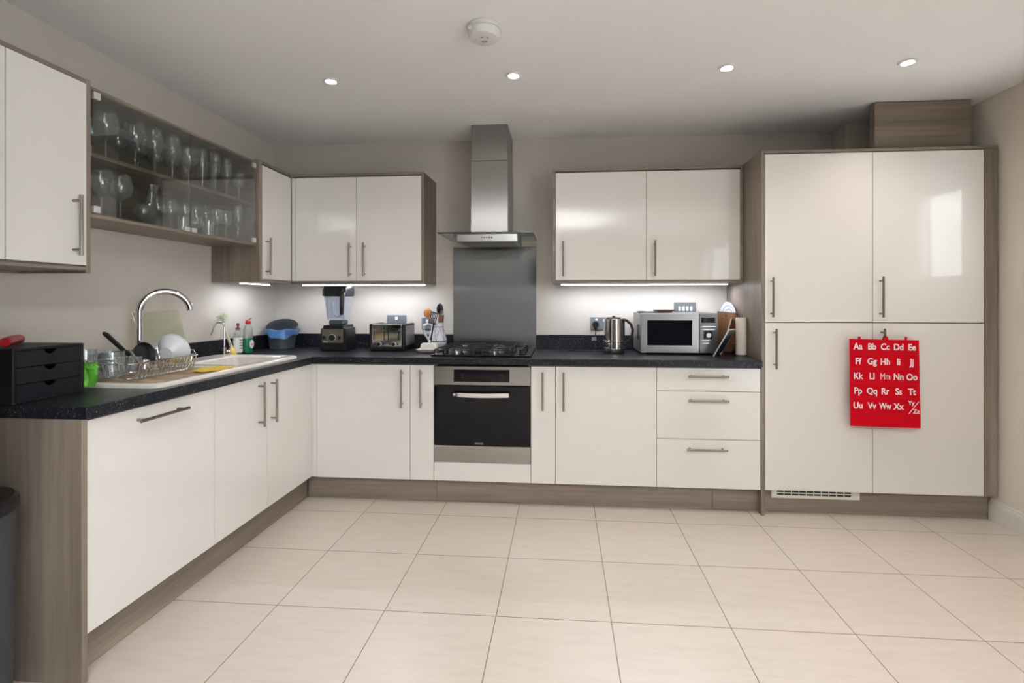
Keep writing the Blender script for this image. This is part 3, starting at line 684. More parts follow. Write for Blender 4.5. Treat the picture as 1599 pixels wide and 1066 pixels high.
finish(MB().lathe([(0, 0), (.027, 0), (.027, .006), (.021, .012), (.020, .055), (.0165, .062), (0, .062)], TB, 28), 'tap_body', 'chrome', r)
P = arc_pts(TB+Vector((0, 0, .05)), (1, .95, 0), .327, .103, 172)
finish(MB().tube(P, .0150, 18), 'spout', 'chrome', r)
finish(MB().cyl(P[-1], P[-1]+(P[-1]-P[-2]).normalized()*.006, .0162, seg=18), 'aerator', 'steel', r)
m = MB(); m.cyl(TB+Vector((0, 0, .035)), TB+Vector((.0, .045, .035)), .012, seg=16).cyl(TB+Vector((0, .040, .037)), TB+Vector((0, .052, .085)), .004, seg=10)
finish(m, 'lever', 'chrome', r)
FB = Vector((-1.30, -.085, WZ+.0003))
r = thing('filter_tap', 'slim chrome filter tap at the far corner of the sink', 'tap', FB)
finish(MB().lathe([(0, 0), (.016, 0), (.016, .003), (.013, .005), (.013, .055), (.008, .058), (0, .058)], FB, 20), 'tap_body', 'steel', r)
P = arc_pts(FB+Vector((0, 0, .05)), (-.45, -1, 0), .165, .030, 165)
finish(MB().tube(P, .0055, 12), 'spout', 'chrome', r)
q = P[-1]; m = MB()
for k in range(6): m.ball(q+Vector((-.002*k, -.003*k, -.010*k)), .0046, seg=10)
finish(m, 'beaded_end', 'grey_plate', r)
m = MB(); m.cyl(FB+Vector((0, 0, .03)), FB+Vector((.018, .022, .03)), .007, seg=12).cyl(FB+Vector((.018, .022, .028)), FB+Vector((.022, .026, .085)), .003, seg=8)
finish(m, 'lever', 'chrome', r)

# items by the sink
r = thing('dish_brush', 'upturned dish brush with pale bristles standing in a yellow holder by the small tap', 'brush', (-1.318, .005, WZ+.0005))
finish(MB().lathe([(0, 0), (.030, 0), (.031, .006), (.026, .028), (.012, .046), (.008, .06), (0, .06)], seg=24), 'holder', 'yellow_pl', r, False)
hd = [(0, 0, .05), (-.005, -.018, .10), (-.012, -.042, .17), (-.016, -.055, .215)]
finish(MB().tube(hd, [.009, .0075, .006, .006], 10), 'handle', 'cream_pl', r, False)
m = MB(); c = Vector((-.018, -.062, .235))
for k in range(110):
    d = Vector((random.gauss(0, 1), random.gauss(0, 1), random.gauss(0, 1))).normalized(); d.z = d.z*.9+.1
    m.cyl(c, c+d*random.uniform(.034, .046), .0024, .0014, 5)
finish(m, 'bristles', 'bristle', r, False)
def bottle(name, label, loc, prof, mat, cap_prof, capmat, extra=None):
    r = thing(name, label, 'bottle', loc); finish(MB().lathe(prof, seg=28, sx=.72), 'body', mat, r, False)
    finish(MB().lathe(cap_prof, seg=20), 'cap', capmat, r, False); return r
r = bottle('soap_bottle', 'clear bottle with white label and dark red cap left of the washing-up liquid', (-1.325, .078, WZ+.0005),
           [(0, 0), (.030, 0), (.033, .006), (.033, .115), (.028, .14), (.014, .152), (.013, .160), (0, .160)], 'bottle_clear', [(0, .160), (.015, .160), (.015, .168), (.006, .170), (.006, .182), (.009, .184), (.009, .200), (0, .202)], plain('dark_red_cap', (.20, .01, .02), .4))
finish(MB().lathe([(.0338, .012), (.0338, .108)], seg=28, sx=.72), 'label', 'white', r, False)
m = MB()
for k in range(4): m.box(.0, .0008, -.018, .016, .035+.018*k, .039+.018*k, 0)
finish(m, 'label_print', 'navy', r, False).location = (.0246, 0, 0)
r = bottle('washing_up_bottle', 'washing-up liquid bottle, clear above green, with a red flip cap', (-1.305, .150, WZ+.0005),
           [(0, .0975), (.0375, .0975), (.0375, .11), (.033, .155), (.024, .180), (.013, .192), (0, .192)], 'bottle_clear', [(0, .192), (.016, .192), (.017, .197), (.015, .212), (.008, .219), (0, .220)], 'red_gloss')
finish(MB().lathe([(0, 0), (.032, 0), (.036, .006), (.0375, .05), (.0375, .097), (0, .097)], seg=28, sx=.72), 'liquid', 'green_liquid', r, False)
finish(MB().box(-.004, .004, 0, .034, -.003, .003, .001, mat=Matrix.Translation((0, 0, .217)) @ Matrix.Rotation(.35, 4, 'X')), 'flip_top', 'red_gloss', r, False)
m = MB(); Q = Matrix.Translation((.0262, 0, .055)) @ Matrix.Rotation(-PI/2+.0, 4, 'Z').inverted() @ Matrix.Rotation(PI/2, 4, 'X')
m.lathe([(0, 0), (.023, 0), (.023, .0012), (0, .0012)], seg=28, mat=Matrix.Translation((.0268, 0, .058)) @ Matrix.Rotation(PI/2, 4, 'Y') @ Matrix.Scale(1.25, 4, (1, 0, 0)))
lb = finish(m, 'label', 'white', r, False)
m = MB().text('Fairy', .017, Matrix.Translation((.0284, 0, .052)) @ Matrix.Rotation(PI/2, 4, 'Z') @ RX, .0003, shear=.2)
finish(m, 'lettering', 'red_gloss', lb, False)
# food caddy
r = thing('food_waste_caddy', 'small dark grey caddy with an open lid and blue liner in the worktop corner', 'bin', (-1.235, .43, WZ+.0005), .3)
finish(MB().lathe([(0, 0), (.078, 0), (.082, .004), (.098, .130), (.101, .134), (.095, .134), (.078, .01), (0, .01)], seg=36), 'bucket', 'grey_plastic', r, False)
finish(MB().lathe([(0, 0), (.100, 0), (.106, .006), (.100, .014), (.05, .024), (0, .027)], seg=36, mat=Matrix.Translation((-.008, .040, .158)) @ Matrix.Rotation(math.radians(24), 4, 'X')), 'lid', plain('navy_grey_lid', (.009, .013, .020), .45), r, False)
def liner(u, v):
    a = 2*PI*u; rr = [.090, .101, .112, .116+.004*math.sin(9*a)][min(3, int(v*3.001))]
    z = [.120, .142, .138, .100+.022*math.sin(a*2+1.2)+.008*math.sin(7*a)][min(3, int(v*3.001))]
    if v > .3: z += .004*math.sin(5*a)
    return Vector((rr*math.cos(a), rr*math.sin(a), z))
finish(MB().grid(liner, 60, 3, .001), 'liner', 'blue', r, False)
# yellow cloth, drainer mat
def cloth(u, v): return Vector((-.9-.05+.12*u-.03*v+.02, -.83+.17*v+.03*u, WZ+.0215+.0025*math.sin(9*u+4*v)+.0015*math.sin(13*v)))
tag(finish(MB().grid(cloth, 14, 12, .002), 'dish_cloth', 'yellow', loc=(-.9, -.75, WZ+.018)), 'flat yellow dish cloth lying on the drainer in front of the sink basin', 'cloth')
def dmat(u, v): return Vector((-1.19+.335*u, -1.08+.44*v, WZ+.0125+.0007*math.sin(40*v)*math.sin(31*u)))
tag(finish(MB().grid(dmat, 20, 24, .0012), 'drainer_mat', 'mat', loc=(-1.0, -.86, WZ+.012)), 'brown stained mat on the sink drainer under the dish rack', 'mat')
# dish rack
RX0, RX1, RY0, RY1 = -1.222, -.975, -1.087, -.715; rb, rt = WZ+.0235, WZ+.088
r = thing('dish_rack', 'chrome wire dish rack standing on the sink drainer', 'dish rack', ((RX0+RX1)/2, (RY0+RY1)/2, rb))
def rr3(d, z, rad=.045): return [(x, y, z) for x, y in rrect(RX0-d, RX1+d, RY0-d, RY1+d, rad)]
m = MB(); m.tube(rr3(.012, rt), .0028, 8, True); finish(m, 'top_rim', 'chrome', r)
m = MB(); m.tube(rr3(-.012, rb), .0024, 8, True).tube(rr3(0, rb+.03), .0018, 6, True)
for k in range(9): y = RY0+.03+(RY1-RY0-.06)*k/8; m.tube([(RX0+.01, y, rb), (RX1-.01, y, rb)], .0014, 6)
finish(m, 'basket_base', 'chrome', r)
m = MB(); n = 17
for side in (0, 1):
    for k in range(n):
        y = RY0+.03+(RY1-RY0-.06)*k/(n-1); x = RX1 if side else RX0; s = 1 if side else -1
        m.tube([(x-s*.035, y, rb), (x-s*.012, y, rb-.001), (x+s*.003, y, rb+.022), (x+s*.010, y, rt-.012), (x+s*.010, y+.006, rt+.004), (x+s*.006, y+.014, rt+.002), (x-s*.006, y+.017, rb+.030), (x-s*.016, y+.018, rb)], .0019, 5)
for k in range(8):
    x = RX0+.04+(RX1-RX0-.08)*k/7
    for y, s in ((RY0, -1), (RY1, 1)): m.tube([(x, y-s*.02, rb), (x, y+s*.004, rb+.02), (x, y+s*.012, rt)], .0015, 5)
finish(m, 'side_wires', 'chrome', r)
for s, y in ((-1, RY0), (1, RY1)):
    P = [(RX1-.02, y+s*.010, rt), (RX1-.03, y+s*.022, rt+.004), (RX1-.045, y+s*.030, rt+.018), (RX0+.045, y+s*.030, rt+.018), (RX0+.03, y+s*.022, rt+.004), (RX0+.02, y+s*.010, rt)]
    finish(MB().tube(P, .003, 8), 'handle', 'chrome', r)
# things in the rack
T = Matrix.Translation((-1.085, -.752, WZ+.108)) @ Vector((-.07, .93, .30)).to_track_quat('Z', 'Y').to_matrix().to_4x4()
b = finish(MB().lathe([(0, -.030), (.030, -.030), (.034, -.026), (.055, -.004), (.072, .022), (.077, .024), (.077, .028), (.070, .027), (.052, .0), (.030, -.024), (0, -.026)], seg=44), 'bowl', 'bowl', loc=(0, 0, 0)); b.matrix_basis = T
tag(b, 'white bowl standing on edge in the dish rack', 'bowl')
def cutboard():
    t0 = Vector((-1.374, 0, 1.203)); b0 = Vector((-1.290, 0, .933))
    m = MB(); 
    Mx = Matrix.Translation((-1.33, -.515, 1.068)) @ Matrix.Rotation(math.radians(-16), 4, 'Y')
    m.box(-.003, .003, -.150, .150, -.140, .140, .002, mat=Mx); return m
tag(finish(cutboard(), 'glass_chopping_board', 'board_glass', loc=(-1.3, -.515, .93)), 'pale green glass chopping board leaning on the wall behind the tap', 'chopping board')
tag(finish(MB().lathe([(0, 0), (.044, 0), (.047, .004), (.047, .105), (.044, .105), (.043, .006), (0, .006)], seg=32), 'glass_jar', 'rack_glass', world=False, loc=(-1.125, -1.020, rb+.003)), 'wide clear glass jar in the near end of the dish rack', 'jar')
tag(finish(MB().lathe([(0, 0), (.030, 0), (.036, .004), (.040, .135), (.037, .135), (.033, .006), (0, .006)], seg=32), 'drinking_glass', 'rack_glass', world=False, loc=(-1.098, -1.160, WZ+.0185)), 'tall clear tumbler on the drainer between the black drawer box and the dish rack', 'glass')
tag(finish(MB().lathe([(0, 0), (.026, 0), (.028, .004), (.032, .070), (.030, .070), (.026, .006), (0, .006)], seg=28), 'drinking_glass', 'rack_glass', world=False, loc=(-1.145, -.890, rb+.003)), 'small clear glass in the middle of the dish rack', 'glass')
m = MB(); m.lathe([(0, 0), (.028, 0), (.030, .004), (.024, .045), (.010, .052), (0, .052)], seg=28)
tag(finish(m, 'steel_cup', 'chrome', world=False, loc=(-1.165, -.815, rb+.003)), 'small upturned shiny steel cup in the dish rack by the tap', 'cup')
r = thing('frying_pan', 'small black frying pan in the dish rack, its handle sticking up to the left', 'pan', (-1.190, -.80, rb+.004))
Tm = Matrix.Translation((-.012, .010, .062)) @ Matrix.Rotation(math.radians(78), 4, 'Y')
finish(MB().lathe([(0, 0), (.050, 0), (.060, .022), (.057, .022), (.048, .004), (0, .004)], seg=36, mat=Tm), 'pan_body', 'iron', r, False)
finish(MB().tube([(-1.222, -.960, 1.120), (-1.219, -.950, 1.112), (-1.208, -.890, 1.048), (-1.202, -.852, 1.008)], [.006, .010, .010, .006], 12), 'handle', 'black', r)
for k, (dx, dy, tx, lb) in enumerate(((-.0, 0, -.02, 'steel fork leaning in the dish rack between the pan and the cup'), (.02, .05, .015, 'steel knife leaning in the dish rack nearer the bowl'))):
    m = MB().tube([(0, 0, 0), (tx, -.02, .05), (tx*1.6, -.05, .10)], [.002, .003, .005], 8)
    tag(finish(m, 'fork' if k == 0 else 'knife', 'steel', world=False, loc=(-1.075+dx, -.90+dy, rb+.006)), lb, 'cutlery')
# green bag
def bag(u, v):
    a = 2*PI*u; rr = (.009+.011*v+.005*math.sin(3*a+5*v)+.002*math.sin(9*a+20*v))*(1 if v < .9 else .5)
    return Vector((2.0*rr*math.cos(a)+.006*v, rr*math.sin(a)+.008*v, .088*v+.004*math.sin(2*a)*v))
tag(finish(MB().grid(bag, 28, 10, .001), 'plastic_bag', 'green', world=False, loc=(-1.033, -1.212, WZ+.0205)), 'crumpled bright green plastic bag between the black drawers and the dish rack', 'bag')

# black mini drawers
CX0, CX1, CY0, CY1, CZ1 = -1.37, -1.03, -1.470, -1.228, 1.100
r = thing('drawer_box', 'black wooden box of three small drawers at the near end of the worktop', 'drawers', ((CX0+CX1)/2, (CY0+CY1)/2, WZ))
m = MB(); z0 = WZ+.0005; t = .009
m.box(CX0, CX1, CY0, CY0+t, z0, CZ1).box(CX0, CX1, CY1-t, CY1, z0, CZ1).box(CX0, CX1, CY0+t, CY1-t, CZ1-t, CZ1).box(CX0, CX1, CY0+t, CY1-t, z0, z0+t).box(CX0, CX0+t, CY0+t, CY1-t, z0+t, CZ1-t, 0)
finish(m, 'case', 'black_wood', r)
dh = (CZ1-z0-2*t)/3
for k in range(3):
    a0, a1, b0, b1 = CY0+t+.001, CY1-t-.001, z0+t+dh*k+.001, z0+t+dh*(k+1)-.0015
    ym = (a0+a1)/2; P = [(a0, b0), (a1, b0), (a1, b1)]+[(ym+.020*math.cos(math.radians(q)), b1-.017*math.sin(math.radians(q))) for q in range(0, 181, 15)]+[(a0, b1)]
    Mx = Matrix(((0, 0, 1, 0), (1, 0, 0, 0), (0, 1, 0, 0), (0, 0, 0, 1)))
    d = finish(MB().prism(P, CX1-.010, CX1-.001, Mx), 'drawer', 'black_wood', r)
    finish(MB().box(CX0+t+.003, CX1-.0105, a0+.003, a1-.003, b0+.001, b1-.024, 0), 'drawer_tray', 'black', d)
# red ribbed thing
P = []; 
for k in range(16):
    f = k/15; P.append((-.13*f, .155*f, .017+.003*math.sin(PI*f)))
tag(finish(MB().tube(P, [(.016+.0012*(k % 2))*(1 if 0 < k < 14 else (.85 if k in (0, 14) else .5)) for k in range(16)], 14), 'ribbed_tube', 'red_gloss', world=False, loc=(-1.095, -1.440, CZ1+.0015)), 'red ribbed rubber tube lying on top of the black drawer box', 'tube')

# ------------------------------------------------------------------ blender, toaster, jug, butter dish
BX, BY = -.790, .385
r = thing('blender', 'black jug blender with a clear jar under the wall cabinet in the corner', 'blender', (BX, BY, WZ))
prof = [(-.094, .0005), (.094, .0005), (.094, .03), (.088, .155), (.072, .160), (.072, .178), (-.072, .178), (-.072, .160), (-.088, .155), (-.094, .03)]
m = MB(); MXZ = Matrix(((1, 0, 0, 0), (0, 0, 1, 0), (0, 1, 0, 0), (0, 0, 0, 1)))
m.prism(prof, -.085, .085, Matrix.Translation((0, 0, 0)) @ MXZ, .006)
body = finish(m, 'motor_base', 'black', r, False)
pf = finish(MB().box(-.080, .070, -.006, .004, .045, .140, .008, 2, mat=Matrix.Translation((.004, -.088, .01))), 'control_panel', 'olive', body, False)
m = MB(); Fy = -.093
m.cyl((-.001, Fy, .093), (-.001, Fy-.014, .093), .022, .020, 24); m.box(-.068, -.046, Fy-.010, Fy, .082, .106, .003).box(.042, .062, Fy-.010, Fy, .082, .106, .003)
finish(m, 'controls', 'black', body, False)
m = MB(); m.lathe([(.0225, 0), (.0255, 0), (.0255, .004), (.0225, .004), (.0225, 0)], seg=28, mat=Matrix.Translation((-.001, Fy, .093)) @ Matrix.Rotation(PI/2, 4, 'X')); m.text('Vitamix', .0115, Matrix.Translation((-.045, Fy-.0015, .061)) @ RX, .0004, bold=.0003)
finish(m, 'trim_and_lettering', 'clip', body, False)
finish(MB().box(-.050, .050, -.050, .050, .179, .212, .010, 2), 'jar_foot', 'grey_plastic', r, False)
def sq(h, z, rad, fl=0): return [(x, y, z) for x, y in rrect(-h, h, -h, h, rad, 5)]
t = loft([sq(.058, .213, .018), sq(.062, .225, .02), sq(.074, .345, .022), sq(.080, .378, .024), sq(.077, .378, .022), sq(.071, .345, .02), sq(.058, .228, .018), sq(.054, .222, .016)])
mb = MB(); mb._merge(t); j = finish(mb, 'jar', 'jar', r, False)
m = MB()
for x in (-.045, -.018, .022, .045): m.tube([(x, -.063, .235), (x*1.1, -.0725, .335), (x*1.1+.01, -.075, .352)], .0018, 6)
finish(m, 'jar_ribs', plain('blue_grey_rib', (.20, .22, .27), .2), j, False)  # ribs in one even blue-grey
t = loft([sq(.078, .3785, .024), sq(.086, .384, .026), sq(.086, .430, .028), sq(.078, .449, .03), sq(.040, .453, .02)])
mb = MB(); mb._merge(t); finish(mb, 'lid', 'black', r, False)
m = MB(); m.tube([(.062, -.070, .398), (.072, -.096, .388), (.074, -.106, .350), (.070, -.102, .300), (.066, -.096, .250)], [.020, .018, .0155, .0145, .013], 12)
finish(m, 'handle', 'black', j, False)
m = MB()
for a in range(4):
    c_, s_ = math.cos(a*PI/2+.5), math.sin(a*PI/2+.5); m.tube([(0, 0, .232), (.02*c_, .02*s_, .236), (.028*c_, .028*s_, .246)], .0025, 6)
finish(m, 'blades', 'chrome', j, False)
tag(finish(MB().tube([(-.700, .47, .955), (-.665, .50, .945), (-.640, .52, .925), (-.645, .545, .918), (-.68, .56, .918), (-.66, .568, .93), (-.62, .57, .95)], .0035, 8), 'power_cable', 'black', loc=(-.66, .5, WZ)), 'black power cable curling on the worktop behind the blender', 'cable')

TX0, TX1, TY0, TY1 = -.545, -.295, .33, .565
r = thing('toaster', 'four-slice toaster with a shiny steel front and black sides', 'toaster', ((TX0+TX1)/2, (TY0+TY1)/2, WZ))
finish(MB().box(TX0+.012, TX1-.012, TY0+.006, TY1, WZ+.004, WZ+.182, .006, 2), 'body', 'steel', r)
finish(MB().box(TX0+.004, TX1-.004, TY0+.002, TY1-.004, WZ+.0005, WZ+.022, .004), 'base', 'black', r)
for a, b, mt in ((TX0, TX0+.020, 'black'), (TX1-.020, TX1, 'black')): finish(MB().box(a, b, TY0-.001, TY1+.001, WZ+.012, WZ+.187, .008, 3), 'side_trim', mt, r)
finish(MB().box(TX1-.0005, TX1+.0015, TY0+.03, TY1-.01, WZ+.035, WZ+.172, .001), 'side_plate', 'steel_v', r)
fp = finish(MB().box(TX0+.022, TX1-.022, TY0-.002, TY0+.006, WZ+.024, WZ+.180, .002), 'front_plate', 'kettle', r)
m = MB(); L = TX1-TX0-.044; x0 = TX0+.022
for f in (.06, .42, .56, .92): m.box(x0+f*L-.003, x0+f*L+.003, TY0-.003, TY0-.001, WZ+.075, WZ+.168, 0)
finish(m, 'slider_slots', 'black', fp)
m = MB()
for f in (.24, .74): m.box(x0+f*L-.042, x0+f*L+.042, TY0-.014, TY0-.003, WZ+.141, WZ+.147, .001)
finish(m, 'sliders', 'chrome', fp)
m = MB()
for f in (.25, .75):
    m.cyl((x0+f*L, TY0-.002, WZ+.048), (x0+f*L, TY0-.010, WZ+.048), .016, .015, 24)
k = finish(m, 'dial_rings', 'clip', fp); m = MB()
for f in (.25, .75):
    m.cyl((x0+f*L, TY0-.010, WZ+.048), (x0+f*L, TY0-.020, WZ+.048), .0125, .0115, 24)
    for d in (-.028, .028): m.cyl((x0+f*L+d, TY0-.002, WZ+.048), (x0+f*L+d, TY0-.006, WZ+.048), .0055, seg=16)
finish(m, 'dials', 'black', fp)
m = MB()
for y in (.38, .42, .47, .51):
    for a, b in ((TX0+.03, TX0+.115), (TX1-.115, TX1-.03)): m.box(a, b, y-.010, y+.010, WZ+.1815, WZ+.1832, 0)
finish(m, 'bread_slots', 'black', r)

JX, JY = -.098, .462
r = thing('utensil_jug', 'white jug painted with a dark zigzag pattern holding kitchen utensils', 'jug', (JX, JY, WZ+.0005))
finish(MB().lathe([(0, 0), (.044, 0), (.050, .006), (.066, .045), (.068, .065), (.060, .095), (.047, .135), (.044, .160), (.046, .187), (.049, .192), (.046, .192), (.041, .160), (.044, .135), (.056, .095), (.062, .06), (.045, .01), (0, .01)], seg=44), 'body', 'jug', r, False)
finish(MB().tube([(-.044, -.01, .175), (-.068, -.014, .182), (-.092, -.018, .172), (-.094, -.018, .145), (-.082, -.016, .105), (-.062, -.012, .070)], [.007, .008, .009, .010, .009, .007], 12), 'handle', 'jug', r, False)
def utensil(name, label, mats, build):
    r = thing(name, label, 'utensil', (JX, JY, WZ+.012)); build(r); return r
def b1(r):
    finish(MB().tube([(.006, .012, 0), (-.03, .004, .15), (-.052, .0, .215)], .0055, 10), 'handle', 'spoon', r, False)
    finish(MB().ball((-.070, -.002, .247), .030, (1, .28, 1.15), 20), 'spoon_head', 'spoon', r, False)
utensil('wooden_spoon', 'orange wooden spoon with a round head leaning left out of the jug', None, b1)
def b3(r):
    finish(MB().tube([(.02, .0, 0), (.022, 0, .15), (.020, -.002, .24)], .006, 10), 'handle', 'brown_wood', r, False)
    finish(MB().ball((.020, -.004, .275), .026, (.95, .35, 1.6), 20), 'spoon_head', 'black', r, False)
utensil('serving_spoon', 'dark-headed serving spoon standing tallest on the right side of the jug', None, b3)
def b4(r):
    finish(MB().tube([(.0, .02, 0), (.012, .014, .15)], .0055, 10), 'handle', 'brown_wood', r, False)
    finish(MB().box(-.014, .026, -.003, .003, .150, .235, .003, mat=Matrix.Rotation(.1, 4, 'Y')), 'blade', 'brown_wood', r, False)
utensil('wooden_spatula', 'reddish brown wooden spatula in the middle of the jug', None, b4)
def b5(r):
    finish(MB().tube([(.01, -.01, 0), (.032, -.004, .17)], .005, 10), 'handle', 'steel', r, False)
    m = MB()
    for k in range(5):
        a = PI*k/5; m.tube([Vector((.034+.0, -.004, .17))+Vector((math.cos(a)*s*.016, math.sin(a)*s*.016, h)) for s, h in ((0, 0), (.7, .03), (1, .065), (.7, .092), (0, .102), (-.7, .092), (-1, .065), (-.7, .03), (0, 0))], .0013, 5)
    finish(m, 'whisk_wires', 'steel', r, False)
utensil('whisk', 'steel whisk at the right side of the jug', None, b5)
r = thing('slotted_turner', 'black slotted turner leaning against the front of the jug', 'utensil', (-.128, .352, WZ+.0005))
dv = Vector((.026, .060, .245)); m = MB().tube([(0, 0, .004), dv*.5, dv*.78], [.0065, .006, .005], 8); finish(m, 'handle', 'black', r, False)
m = MB(); Mh = Matrix.Translation(dv*.90+Vector((-.006, 0, .004))) @ Matrix.Rotation(.25, 4, 'Y') @ Matrix.Rotation(-.2, 4, 'X')
for k in range(5): m.box(-.024+.011*k-.0035, -.024+.011*k+.0035, -.0015, .0015, -.040, .040, .001, mat=Mh)
m.box(-.0275, .0275, -.0015, .0015, -.044, -.034, .001, mat=Mh).box(-.0275, .0275, -.0015, .0015, .034, .044, .001, mat=Mh); finish(m, 'turner_head', 'grey_plastic', r, False)
r = thing('butter_dish', 'cream ceramic butter dish with a knobbed lid in front of the jug', 'butter dish', (-.100, .262, WZ+.0005))
t = loft([[(x, y, z) for x, y in rrect(-a, a, -b, b, .012, 4)] for a, b, z in ((.052, .030, 0), (.058, .035, .004), (.080, .052, .020), (.081, .053, .023), (.076, .049, .021), (.056, .034, .009))])
mb = MB(); mb._merge(t); finish(mb, 'dish', 'ceramic', r, False)
t = loft([[(x, y, z) for x, y in rrect(-a, a, -b, b, .012, 4)] for a, b, z in ((.058, .034, .0215), (.058, .034, .030), (.052, .029, .058), (.044, .022, .064))])
mb = MB(); mb._merge(t); mb.lathe([(.006, .063), (.005, .070), (.009, .076), (.008, .082), (0, .085)], seg=20); finish(mb, 'lid', 'ceramic', r, False)

# ------------------------------------------------------------------ kettle, microwave, right corner
KX, KY = 1.135, .355
r = thing('kettle', 'polished steel kettle with a black handle left of the microwave', 'kettle', (KX, KY, WZ))
finish(MB().lathe([(0, .0005), (.072, .0005), (.073, .012), (.070, .018), (0, .018)], seg=40), 'power_base', 'black', r, False)
finish(MB().lathe([(0, .019), (.070, .019), (.072, .030), (.071, .036), (.0685, .038), (.0715, .042), (.0715, .052), (.0685, .054), (.0715, .058), (.0715, .068), (.0685, .070), (.0715, .074), (.071, .082), (.0675, .085), (.064, .225), (.062, .229), (0, .231)], seg=48), 'body', 'kettle', r, False)
finish(MB().lathe([(0, .2305), (.052, .2305), (.050, .236), (.012, .239), (.010, .246), (0, .247)], seg=32), 'lid', 'black', r, False)
finish(MB().tube([(.058, -.01, .222), (.085, -.014, .216), (.112, -.018, .190), (.123, -.02, .150), (.116, -.018, .105), (.094, -.014, .078), (.070, -.01, .070)], [.010, .010, .009, .009, .009, .008, .008], 12), 'handle', 'black', r, False)
finish(MB().box(.060, .072, -.020, -.002, .075, .222, .003), 'handle_plate', 'black', r, False)
r = thing('power_socket', 'grey double power socket on the wall left of the kettle', 'socket', (1.068, .604, 1.094))
finish(MB().box(.994, 1.141, .597, .6043, 1.050, 1.140, .002), 'plate', 'grey_plate', r)
finish(MB().box(1.085, 1.107, .593, .598, 1.108, 1.126, .001).box(1.028, 1.045, .593, .598, 1.116, 1.130, .001), 'switches', 'white', r)
r = thing('kettle_plug', 'black plug and cable of the kettle in the left half of the socket', 'plug', (1.030, .59, 1.085))
finish(MB().lathe([(0, .0), (.024, 0), (.025, .006), (.021, .026), (0, .028)], seg=24, mat=Matrix.Translation((1.030, .5965, 1.088)) @ Matrix.Rotation(PI/2, 4, 'X')).box(1.020, 1.040, .572, .596, 1.055, 1.085, .004), 'plug_body', 'black', r)
P = [(1.030, .583, 1.058), (1.028, .578, 1.00), (1.022, .568, .955), (1.03, .55, .925), (1.0, .50, .9165), (.93, .46, .9165), (.86, .44, .9165), (.83, .41, .9165), (.87, .38, .9165), (.96, .38, .9165), (1.04, .40, .9165), (1.062, .385, .9165)]
finish(MB().tube(P, .0034, 8), 'cable', 'black', r)
finish(MB().box(1.000, 1.034, .560, .5635, .975, 1.000, .001, mat=None), 'cable_tag', 'grey_plate', r)
r = thing('switch_panel', 'grey metal panel of four white rocker switches above the microwave', 'switch', (1.662, .604, 1.2))
finish(MB().box(1.586, 1.740, .597, .6043, 1.150, 1.248, .002), 'plate', plain('pewter_plate', (.16, .16, .165), .4, .3), r)
m = MB()
for k in range(4): m.box(1.617+.0265*k, 1.633+.0265*k, .592, .598, 1.187, 1.219, .0015)
finish(m, 'rockers', 'white', r)
for x0, x1, z0, z1, lb in ((-.518, -.370, 1.066, 1.152, 'grey double socket on the wall above the toaster'), (-.252, -.166, 1.046, 1.132, 'grey single socket on the wall half hidden behind the jug')):
    r = thing('power_socket', lb, 'socket', ((x0+x1)/2, .604, z0)); finish(MB().box(x0, x1, .597, .6043, z0, z1, .002), 'plate', 'grey_plate', r)
    xm = (x0+x1)/2; finish(MB().box(xm-.010, xm+.010, .593, .598, z1-.035, z1-.012, .001), 'switch', 'white', r)
MX0, MX1, MY0, MY1, MZ0, MZ1 = 1.297, 1.783, .245, .575, WZ+.010, 1.180
r = thing('microwave', 'stainless steel microwave with a dark glass window on the worktop', 'microwave', ((MX0+MX1)/2, .41, WZ))
finish(MB().box(MX0, MX1, MY0+.012, MY1, MZ0, MZ1, .003), 'case', 'steel_v', r)
m = MB()
for x in (MX0+.03, MX1-.03):
    for y in (MY0+.04, MY1-.03): m.cyl((x, y, WZ+.0005), (x, y, MZ0+.001), .014, seg=16)
finish(m, 'feet', 'black', r)
dr = finish(MB().box(MX0, 1.665, MY0, MY0+.0115, MZ0+.002, MZ1-.001, .003, 2), 'door', 'steel', r)
finish(MB().box(1.337, 1.622, MY0-.0015, MY0+.002, .972, 1.134, .001), 'window', 'black_glass', dr)
m = MB()
for k in range(9): m.box(MX0-.0006, MX0+.001, MY0+.06+.012*k, MY0+.066+.012*k, 1.00, 1.10, 0)
finish(m, 'side_vents', 'black', r)
cp = finish(MB().box(1.667, MX1, MY0, MY0+.0115, MZ0+.002, MZ1-.001, .003, 2), 'control_panel', steel('dark_brushed_steel', (.20, .195, .19), .38, 'x'), r)
finish(MB().box(1.678, 1.765, MY0-.0012, MY0+.001, 1.118, 1.152, .001), 'display', 'black_glass', cp)
finish(MB().box(1.692, 1.748, MY0-.0012, MY0+.001, 1.014, 1.066, .001), 'dial_plate', 'black_glass', cp)
m = MB()
for z in (1.093, 1.073, 1.003, .985): m.box(1.678, 1.765, MY0-.005, MY0+.001, z, z+.005, .001)
finish(m, 'button_bars', 'chrome', cp)
finish(MB().cyl((1.720, MY0, 1.040), (1.720, MY0-.018, 1.040), .0165, .015, 28), 'dial', 'steel', cp)
finish(MB().text('Panasonic', .0115, Matrix.Translation((1.721, MY0-.0004, 1.159)) @ RX, .0003, bold=.0002), 'lettering', 'black', cp)
tag(finish(MB().box(1.290, 1.345, .33, .375, MZ1+.0005, MZ1+.011, .004, 2).box(1.345, 1.42, .335, .37, MZ1+.0005, MZ1+.009, .003), 'remote_control', plain('grey_green_case', (.10, .11, .10), .4), loc=(1.35, .35, MZ1)), 'slim grey gadget lying at the left on top of the microwave', 'gadget')
tag(finish(MB().box(1.405, 1.535, .34, .42, MZ1+.0095, MZ1+.020, .004, 2).box(1.425, 1.52, .35, .41, MZ1+.0005, MZ1+.0095, .002), 'glasses_case', 'phone', loc=(1.47, .38, MZ1)), 'flat reddish brown case lying on top of the microwave', 'case')
